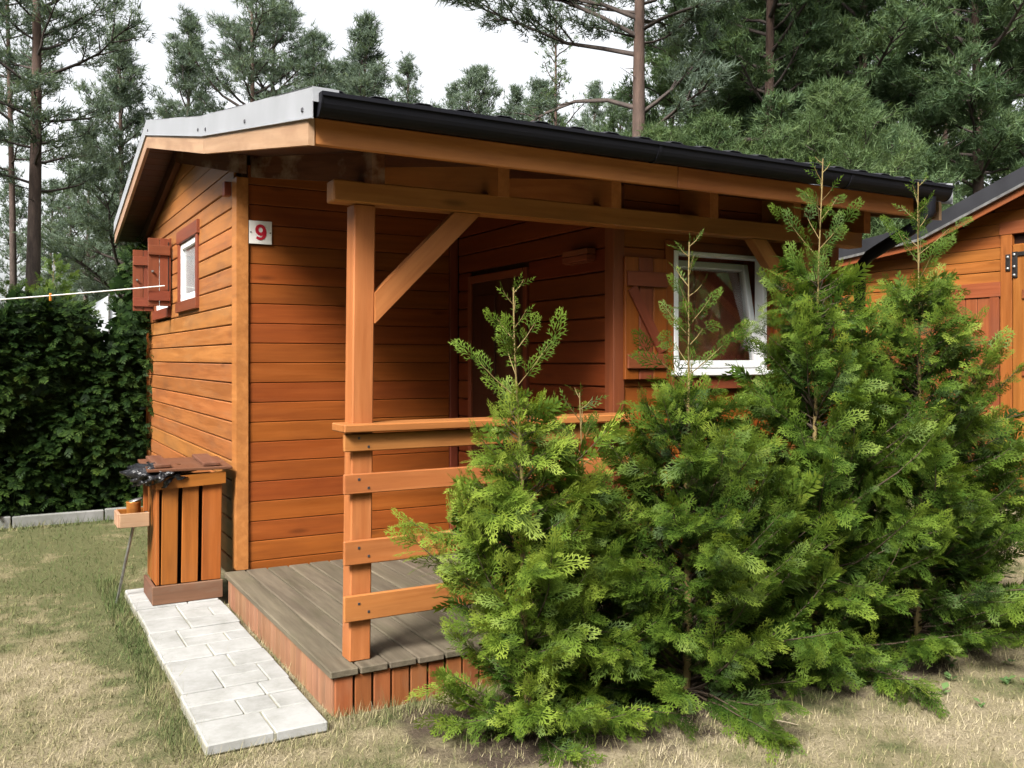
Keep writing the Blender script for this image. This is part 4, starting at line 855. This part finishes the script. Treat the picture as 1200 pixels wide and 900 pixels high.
# the hedge
hg_ = thing('hedge', 'tall dark green clipped thuja hedge along the lawn beside the cabin', 'hedge', (-1.0, 10.2, 0))
r = np.random.default_rng(77); sp = Sprays(); tw = []
HX0, HX1, HY0, HY1 = -2.3, 2.2, 9.62, 10.7
def htop(x, y=9.7): return 2.0 - 0.42 * math.exp(-((x - 0.89 - 0.09 * (y - 9.6)) / 0.14) ** 4) + 0.10 * math.sin(1.9 * x) + 0.07 * math.sin(5.1 * x + 1) + (0.45 if x > 1.10 + 0.09 * (y - 9.6) else 0)
for k in range(7300):
    x = r.uniform(HX0, HX1); f = r.uniform(); hy_ = r.uniform(HY0, HY1)
    ht = htop(x, hy_ if f >= 0.68 else HY0)
    if f < 0.68: q = np.array([x, HY0 + abs(r.normal(0, 0.09)) + 0.10 * math.sin(3.1 * x) * math.sin(2.7 * r.uniform()), r.uniform(0.02, ht)]); o = np.array([r.normal(0, 0.5), -1.0, r.uniform(-0.1, 0.7)])
    elif f < 0.95: q = np.array([x, hy_, ht - abs(r.normal(0, 0.08))]); o = np.array([r.normal(0, 0.5), r.normal(-0.3, 0.5), 1.0])
    else: q = np.array([x, hy_, r.uniform(0.05, ht)]); o = r.normal(0, 1, 3)
    clump = 0.16 * math.sin(4.3 * q[0] + 1.3) * math.sin(5.2 * q[2] + 0.7) + 0.14 * math.sin(9.1 * q[0] + 2) * math.sin(8.3 * q[2])
    q = q + nrmv(o) * (clump * 0.7)
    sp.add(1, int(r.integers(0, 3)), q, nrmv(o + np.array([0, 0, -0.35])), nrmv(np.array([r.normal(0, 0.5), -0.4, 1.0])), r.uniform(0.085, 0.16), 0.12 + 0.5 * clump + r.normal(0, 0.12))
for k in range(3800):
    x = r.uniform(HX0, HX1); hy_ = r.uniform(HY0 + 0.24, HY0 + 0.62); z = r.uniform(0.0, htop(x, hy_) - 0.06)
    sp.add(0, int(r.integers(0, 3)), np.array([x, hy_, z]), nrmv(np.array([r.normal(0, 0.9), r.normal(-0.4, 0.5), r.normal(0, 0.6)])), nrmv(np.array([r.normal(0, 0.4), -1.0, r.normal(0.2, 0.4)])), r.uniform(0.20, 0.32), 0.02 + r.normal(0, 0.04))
put('crown', sp.mesh('crown', M['hedge'], (-1.0, 10.2, 0)), hg_, T(-1.0, 10.2, 0))['kind'] = 'stuff'
st = []
for x in np.arange(HX0, HX1, 0.55): st.append(([(x + 1.0, 0, 0), (x + 1.0 + r.normal(0, .05), 0, 0.9), (x + 1.0 + r.normal(0, .05), 0, 1.8)], [0.03, 0.022, 0.008]))
put('stems', tubes('stems', st, M['twig'], 6), hg_, T(-1.0, 10.2, 0))

# ------------------------------------------------------------------ pines
def needles(pos, dirs, r, K, L, wv, cone, tone):
    n = len(pos); d = np.repeat(dirs, K, 0) + r.normal(0, cone, (n * K, 3)); d /= np.linalg.norm(d, axis=1)[:, None]
    p = np.repeat(pos, K, 0) + r.normal(0, 0.02, (n * K, 3)); l = L * r.uniform(0.65, 1.2, n * K)
    s = np.cross(d, r.normal(0, 1, (n * K, 3))); s /= np.linalg.norm(s, axis=1)[:, None] + 1e-9
    V = np.stack([p - s * wv / 2, p + s * wv / 2, p + d * l[:, None]], 1).reshape(-1, 3)
    F_ = np.arange(n * K * 3).reshape(-1, 3); tn_ = np.repeat(np.repeat(tone, K) + r.normal(0, 0.12, n * K), 3)
    return V, F_, np.clip(tn_, 0, 1)
def pine_copy(src, label, px, depth, H, rz, group):
    o = src.copy(); COL.objects.link(o); x, y = at(px, depth); k = H / src['height']
    o.location = (x, y, 0); o.rotation_euler = (0, 0, rz); o.scale = (k, k, k); o['label'] = label; o['group'] = group
    for ch in src.children:
        c = ch.copy(); COL.objects.link(c); c.parent = o
    return o
def pine(name, label, px, depth, H, cb, cr, seed, nb=46, style='tall', m='pine', tr=0.13, lean=0.0, group='pine trees behind the cabins', dens=1.0, needle=0.17, limbs=(), loc=None, nw=0.020, K=7):
    r = np.random.default_rng(seed); x, y = at(px, depth) if loc is None else loc
    t = thing(name, label, 'pine tree', (x, y, 0), group); t['height'] = H
    la = r.uniform(0, 6.28)
    def axis(z): u = z / H; return np.array([lean * u + 0.10 * math.sin(3 * u + la), 0.10 * math.cos(2.6 * u + la) - 0.1 * math.cos(la), z])
    zs = np.linspace(0, H, 16); put('trunk', tubes('trunk', [([axis(z) for z in zs], [tr * (1 - 0.9 * z / H) + 0.012 for z in zs])], M['bark'], 9), t, T(x, y, 0))
    br = []; P, D, TN = [], [], []
    def clump(p, d, n, rad, tone):
        for _ in range(n):
            P.append(p + r.normal(0, rad, 3) * np.array([1, 1, 0.6])); D.append(nrmv(d + r.normal(0, 0.4, 3) + np.array([0, 0, 0.3]))); TN.append(tone + r.normal(0, 0.1))
    def limb(p, d, L, rad, up, nsec, tone):
        ns = 5; pts = [p]; dd = nrmv(d)
        for k in range(ns): dd = nrmv(dd + np.array([0, 0, up / ns]) + r.normal(0, 0.12, 3)); pts.append(pts[-1] + dd * L / ns)
        pts = np.array(pts); br.append((pts, np.linspace(rad, max(0.006, rad * 0.25), ns + 1)))
        for k in range(nsec):
            u = 0.3 + 0.7 * (k + r.uniform(0, 1)) / nsec; i0 = min(ns - 1, int(u * ns)); f = u * ns - i0; q = pts[i0] * (1 - f) + pts[i0 + 1] * f
            ax = nrmv(pts[i0 + 1] - pts[i0]); sd_ = nrmv(np.cross(ax, [0, 0, 1.0])) * (1 if k % 2 else -1)
            d2 = nrmv(ax * 0.7 + sd_ * r.uniform(0.5, 1.0) + np.array([0, 0, r.uniform(-0.1, 0.5)])); L2 = L * r.uniform(0.22, 0.42) * (1.15 - 0.5 * u)
            e = q + d2 * L2; br.append((np.array([q, (q + e) / 2 + r.normal(0, 0.02, 3), e]), [rad * 0.4, rad * 0.3, 0.005]))
            tone2 = tone + r.normal(0, 0.1)
            nc = max(2, int(5 * dens * (0.6 + L2)))
            for c in range(nc): clump(q + d2 * L2 * (0.35 + 0.65 * (c + 0.5) / nc), d2, max(1, int(3 * dens)), 0.10, tone2)
        clump(pts[-1], dd, max(2, int(4 * dens)), 0.06, tone + 0.08)
    for k in range(nb):
        u = ((k + r.uniform(0, 1)) / nb) ** 0.9; z = cb + (H - cb) * u; a = k * 2.39996 + r.normal(0, 0.35)
        if style == 'tall': R_ = cr * (0.55 + 0.45 * math.sin(math.pi * min(1, u * 1.1 + 0.12))) * (1 - u ** 3 * 0.75); el = 0.1 + 0.7 * u
        elif style == 'loose': R_ = cr * (1 - 0.8 * u); el = 0.8
        else: R_ = cr * (1 - u) ** 0.8 + 0.22; el = 0.25 + 0.85 * u
        R_ *= r.uniform(0.45, 1.25)
        limb(axis(min(z, H - 0.05)), np.array([math.cos(a), math.sin(a), math.tan(el)]), R_, 0.012 + 0.016 * R_, r.uniform(0.0, 0.5), max(3, int(6 * (0.5 + 0.4 * R_))), 0.42 + 0.1 * r.normal())
    clump(axis(H), np.array([0, 0, 1.0]), 6, 0.06, 0.55)
    for (z, a, el, L, up, nsec) in limbs: limb(axis(z), np.array([math.cos(a), math.sin(a), math.tan(el)]), L, 0.05, up, nsec, 0.4)
    # dead stubs on the bare trunk
    for k in range(int(max(0, (cb - 1.5) * 1.6))):
        z = r.uniform(1.5, cb); a = r.uniform(0, 6.28); L = r.uniform(0.2, 0.7); br.append((np.array([axis(z), axis(z) + L * np.array([math.cos(a), math.sin(a), r.uniform(-0.3, 0.3)])]), [0.012, 0.004]))
    put('branches', tubes('branches', br, M['limb'], 3), t, T(x, y, 0))['kind'] = 'stuff'
    V, F_, tn_ = needles(np.array(P), np.array(D), r, K, needle, nw, 0.6, np.array(TN))
    put('crown', meshnp('crown', V, F_, M[m], tn_), t, T(x, y, 0))['kind'] = 'stuff'; return t

pine('pine_tree', 'tall pine with bare grey trunk rising from the hedge, crown cut by picture top', 36, 17, 12.2, 4.6, 2.0, 101, 52, tr=0.15, dens=1.25)
pine('pine_tree', 'thin-trunked pine with sparse crown standing beside the tall bare-trunked pine', 10, 21, 12.0, 5.4, 1.5, 102, 34, tr=0.09)
pine('pine_tree', 'pine with a pointed pale top just left of the cabin gable', 146, 21, 9.0, 1.8, 2.0, 103, 64, 'cone', tr=0.10, dens=1.1)
pine('pine_tree', 'smaller dark pine in the gap between the tall pine and the pointed pine', 100, 27, 8.3, 1.5, 1.7, 104, 46, 'cone', tr=0.09)
pine('pine_tree', 'slim pine with narrow pointed top above the ridge of the cabin roof', 222, 23, 10.2, 3.0, 1.9, 105, 60, 'cone', tr=0.09)
pine('pine_tree', 'tall pine with two-thirds bare stem and airy crown above the metal verge', 290, 21, 11.5, 4.6, 1.7, 106, 52, tr=0.09, dens=1.0)
pine('pine_tree', 'airy tall pine right beside another, crown reaching the picture top above the roof kink', 322, 22, 11.8, 4.8, 1.8, 107, 54, tr=0.09, dens=1.0)
pine('pine_tree', 'bushy lower pine between the airy pair and the roof corner', 362, 20, 8.6, 2.6, 1.7, 108, 56, 'tall', tr=0.08)
pine('pine_tree', 'dense green pine with pointed top above the gutter end of the flashing', 432, 20, 8.9, 2.5, 1.7, 109, 66, 'cone', 'pine', tr=0.08, dens=1.1)
pine('pine_tree', 'dense rounded pine whose top shows over the white flashing corner', 402, 22, 8.5, 2.5, 1.7, 110, 58, 'cone', 'pine', tr=0.08)
pine('pine_tree', 'small distant pine with a spiky top above the black gutter', 478, 28, 10.6, 3, 1.8, 111, 50, 'cone', tr=0.08)
for k, (px, dp_, tp, lb) in enumerate([(505, 27, 128, 'low distant pine beyond the gutter, next to the spiky topped one'), (532, 30, 100, 'distant pine tip in the white sky beneath the overhanging big limb'), (565, 28, 82, 'distant pine with thin double tip below the long bare limb'),
                                       (600, 26, 105, 'bushy distant pine below the end of the long bare limb'), (630, 31, 100, 'low distant pine just left of the pale loose tree'), (700, 27, 98, 'distant pine between the pale loose tree and the big pine trunk'), (728, 24, 112, 'low dark pine at the foot of the big red-barked trunk')]):
    Hk = EYE + (420 - tp) / FPX * dp_
    if k < 2: FAR = (FAR if k else []) + [pine('pine_tree', lb, px, dp_, Hk, 2.5, 2.3, 120 + k, 50, 'cone', tr=0.08, nw=0.022)]
    else: pine_copy(FAR[k % 2], lb, px, dp_, Hk, 1.3 * k, 'pine trees behind the cabins')
pine('pine_tree', 'pale loose young tree with thin upright stem in the bright sky gap', 658, 21, 9.6, 4.0, 1.5, 130, 40, 'loose', 'pine_young', tr=0.06, dens=0.55, needle=0.13)
# the big pine with the long bare limb reaching over the roof
lx = math.pi + (YAW - math.pi / 2)
pine('pine_tree', 'big red-barked pine with a long bare limb reaching over the cabin roof', 757, 15, 12.5, 6.7, 2.4, 140, 52, tr=0.16, dens=1.3,
     limbs=[(5.7, lx + 0.1, 0.40, 2.7, -1.1, 5), (6.9, lx + 0.05, 0.12, 3.7, 0.1, 15), (6.6, lx - 0.25, 0.25, 3.1, 0.2, 12), (7.2, lx + 0.35, 0.15, 3.3, 0.1, 12), (5.6, lx + math.pi, 0.5, 1.9, 0.4, 8), (5.2, lx + 2.6, 0.3, 1.6, 0.4, 7)])
G3 = 'dark pines behind the right end of the roof'
for k, (px, dp_, H, cb, cr, st_, mm, nbr, dn_, lb) in enumerate([
    (893, 16, 12.5, 4.0, 2.2, 'tall', 'pine_dark', 66, 1.4, 'dark pine whose reddish trunk shows between the crowns above the roof middle'),
    (830, 19, 12, 3.0, 2.2, 'cone', 'pine_dark', 70, 1.3, 'dense dark pine next to the big red-barked trunk'),
    (940, 19, 12.5, 3.0, 2.3, 'tall', 'pine_dark', 70, 1.5, 'dense dark pine right of the reddish trunk'),
    (1005, 17.5, 12.5, 3.5, 2.2, 'tall', 'pine_dark', 66, 1.5, 'dense pine behind the bright tip of the tallest bush'),
    (1068, 19, 12.5, 3.0, 2.2, 'tall', 'pine_dark', 66, 1.4, 'dense pine above the far end of the gutter'),
    (1143, 17, 12, 3.0, 2.2, 'tall', 'pine_dark', 72, 1.4, 'dark slim-trunked pine above the roof of the neighbouring cabin'),
    (1205, 18, 12.5, 3.4, 2.1, 'tall', 'pine_dark', 60, 1.3, 'dark pine at the edge of the view above the neighbouring ridge'),
    (1105, 25, 12, 3.0, 1.8, 'tall', 'pine_dark', 46, 1.0, 'more distant thin pine in the gap above the neighbouring eave'),
    (1175, 26, 13, 2.5, 1.9, 'cone', 'pine_dark', 50, 1.0, 'more distant pine behind the neighbouring roof slope'),
    (785, 22, 9.5, 2.0, 2.0, 'cone', 'pine_dark', 56, 1.1, 'bushy pine half hidden by the big red-barked trunk'),
    (870, 24, 13, 3.0, 2.3, 'cone', 'pine_dark', 60, 1.1, 'tall pine far behind the reddish trunk'),
    (975, 25, 14, 3.0, 2.4, 'cone', 'pine_dark', 60, 1.1, 'tall pine far behind the dense crowns over the bush tip'),
    (965, 13.5, 5.3, 1.5, 1.8, 'cone', 'pine_young', 70, 1.5, 'young lighter green pine with broad soft crown just above the gutter'),
    (830, 12.5, 4.7, 1.5, 1.25, 'cone', 'pine_young', 50, 1.3, 'low light green pine top over the gutter beneath the dark crowns'),
    (895, 13.2, 4.55, 1.5, 1.2, 'cone', 'pine_young', 46, 1.3, 'low light green pine top between two others over the gutter'),
    (782, 14, 5.0, 1.5, 1.1, 'cone', 'pine_young', 44, 1.2, 'low light green pine top right below the big red-barked trunk'),
    (1050, 14, 4.9, 1.5, 1.3, 'cone', 'pine_dark', 46, 1.2, 'low dark pine filling the space over the gutter end')]):
    if k in (7, 8, 10, 11): pine_copy(DK[{7: 2, 8: 1, 10: 1, 11: 2}[k]], lb, px, dp_, H, 1.1 + k, G3)
    else: DK = (DK if k else []) + [pine('pine_tree', lb, px, dp_, H, cb, cr, 150 + k, nbr, st_, mm, tr=0.13 if H > 6 else 0.07, group=G3, dens=dn_, nw=0.022 if dp_ > 15 else 0.012, K=8, needle=0.17 if dp_ > 15 else 0.12)]
G4 = 'thin pines far beyond the hedge'
for k, (px, dp_, H, lb) in enumerate([(62, 31, 7.5, 'thin far pine seen just right of the bare grey trunk'), (88, 33, 8.5, 'thin far pine above the light green conifer'), (120, 30, 6.5, 'low far pine above the white tent'), (165, 32, 8.0, 'thin far pine close to the roof edge of the gable'),
                                      (20, 34, 8.5, 'thin far pine seen between the two leftmost trunks'), (140, 36, 9.0, 'thin far pine behind the pointed pine')]):
    if k == 0: THIN = pine('pine_tree', lb, px, dp_, H, 1.2, 1.4, 180 + k, 40, 'cone', tr=0.07, group=G4, dens=0.8, needle=0.2, nw=0.03)
    else: pine_copy(THIN, lb, px, dp_, H, 1.9 * k, G4)

# ------------------------------------------------------------------ lawn
r = np.random.default_rng(9); NG = 250000
dd = np.exp(r.uniform(math.log(2.6), math.log(15.0), NG)); an = r.uniform(-0.72, 0.68, NG)
bx = dd * np.cos(YAW - an) / np.cos(an) ; by = dd * np.sin(YAW - an) / np.cos(an)
keep = ~((bx > 0.71) & (bx < 1.25) & (by > 3.62) & (by < 6.34)) & ~((bx > 1.24) & (bx < 4.7) & (by > 3.755) & (by < 10))
_c = 0.5 + 0.22 * np.sin(5.1 * bx + 2.0 * np.sin(3.3 * by)) + 0.2 * np.sin(7.3 * by + 2.4 * np.sin(4.1 * bx)) + 0.16 * np.sin(17 * bx + 5) * np.sin(15 * by); keep &= r.uniform(0, 1, NG) < 0.45 + 0.75 * _c
keep &= ~((bx > 8.85) & (by > 1.5)); keep &= ~((by > 9.42) & (bx < 2.3))
under = (by > 2.86 + 0.10 * np.sin(3.1 * bx) + 0.06 * np.sin(7.7 * bx)) & (bx > 1.45) & (bx < 5.3) & (by < 3.76); keep &= ~(under & (r.uniform(0, 1, NG) < 0.86))
bx, by, dd = bx[keep], by[keep], dd[keep]; tall = np.zeros(len(bx))
for (x0_, x1_, y0_, y1_, m_, t_) in ((0.58, 0.735, 3.6, 6.9, 2600, 1), (0.6, 1.25, 3.5, 3.62, 350, 0.5), (1.206, 1.258, 3.6, 5.8, 420, 0.6), (1.22, 2.6, 3.60, 3.765, 1500, 1.0), (0.70, 1.22, 4.712, 4.724, 90, 0.15), (0.70, 1.25, 5.79, 5.82, 140, 0.3), (1.5, 5.2, 2.75, 3.3, 1500, 0.5), (8.2, 8.86, 3.5, 8.6, 900, 1.5), (-3.0, 1.2, 9.25, 9.43, 1500, 1.2)):
    bx = np.concatenate([bx, r.uniform(x0_, x1_, m_)]); by = np.concatenate([by, r.uniform(y0_, y1_, m_)]); tall = np.concatenate([tall, np.full(m_, t_)])
dd = np.hypot(bx, by); n = len(bx)
th = r.uniform(0, 2 * np.pi, n); ln = r.beta(2.2, 1.6, n) * 1.35; h = r.uniform(0.012, 0.042, n) * (1 + 0.8 * (r.uniform(0, 1, n) < 0.06))
h *= 1 + tall; ln *= 1 - 0.35 * np.clip(tall, 0, 1)
dv = np.stack([np.sin(ln) * np.cos(th), np.sin(ln) * np.sin(th), np.cos(ln)], 1); sv = np.stack([-np.sin(th + r.normal(0, .6, n)), np.cos(th), np.zeros(n)], 1)
wv = (0.0018 + 0.0003 * dd)[:, None] * r.uniform(0.7, 1.3, (n, 1)); B = np.stack([bx, by, np.full(n, 0.001)], 1)
V = np.stack([B - sv * wv / 2, B + sv * wv / 2, B + dv * h[:, None]], 1).reshape(-1, 3)
gs = put('grass', meshnp('grass', V, np.arange(n * 3).reshape(-1, 3), M['grass'], np.repeat(r.uniform(0, 1, n), 3))); gs['kind'] = 'stuff'; gs['label'] = 'short dry lawn grass, straw-coloured with green patches'
# broad-leaved weeds in the lawn near the far bush
r = np.random.default_rng(19); Vs, Fs, Ts = [], [], []; o = 0
for k in range(34):
    cx, cy = (4.2 + r.normal(0, 0.5), 2.85 + r.normal(0, 0.22)) if k < 26 else (5.3 + r.normal(0, .5), 3.1 + r.normal(0, .4))
    if cy > 3.6: continue
    for q in range(5):
        a = q * 1.257 + r.uniform(0, 1); L = r.uniform(0.018, 0.045); d = np.array([math.cos(a), math.sin(a), r.uniform(0.3, 1.0)]); s = np.array([-d[1], d[0], 0]) * L * 0.42; c = np.array([cx, cy, r.uniform(0.0, 0.03)])
        Vs += [c, c + d * L * 0.5 + s, c + d * L - np.array([0, 0, L * 0.2]), c + d * L * 0.5 - s]; Fs.append([o, o + 1, o + 2, o + 3]); Ts += [r.uniform(0, 1)] * 4; o += 4
wd = put('weeds', meshnp('weeds', np.array(Vs), np.array(Fs), M['weed'], np.array(Ts))); wd['kind'] = 'stuff'; wd['label'] = 'low broad-leaved weeds in the lawn by the bushes'
tag(put('dead_twig', tubes('dead_twig', [([(2.80, 2.80, 0.02), (2.85, 2.775, 0.024), (2.90, 2.74, 0.014), (2.93, 2.71, 0.008)], [0.003, 0.003, 0.0024, 0.0012]), ([(2.80, 2.80, 0.02), (2.785, 2.785, 0.013), (2.78, 2.76, 0.004)], [0.003, 0.002, 0.0012])], M['deadtwig'], 6)), 'pale dead twig lying on the lawn in front of the middle bushes', 'twig')

# ------------------------------------------------------------------ unseen ring of needles added to block low sky light from the porch
r = np.random.default_rng(55); n = 8200
a = r.uniform(math.radians(99), math.radians(350), n); d = r.uniform(13.0, 20.0, n); z = 9.3 * r.beta(1.5, 1.25, n) + 0.3
P = np.stack([d * np.cos(a), d * np.sin(a), z], 1); D = r.normal(0, 1, (n, 3)) + np.array([0, 0, 0.4]); D /= np.linalg.norm(D, axis=1)[:, None]
V, F_, tn_ = needles(P, D, r, 7, 1.1, 0.32, 0.9, np.full(n, 0.4))
fo = put('unseen_wood_ring', meshnp('unseen_wood_ring', V, F_, M['pine_dark'], tn_)); fo['kind'] = 'stuff'; fo['label'] = 'unseen ring of pine foliage added to keep low sky light off the porch'
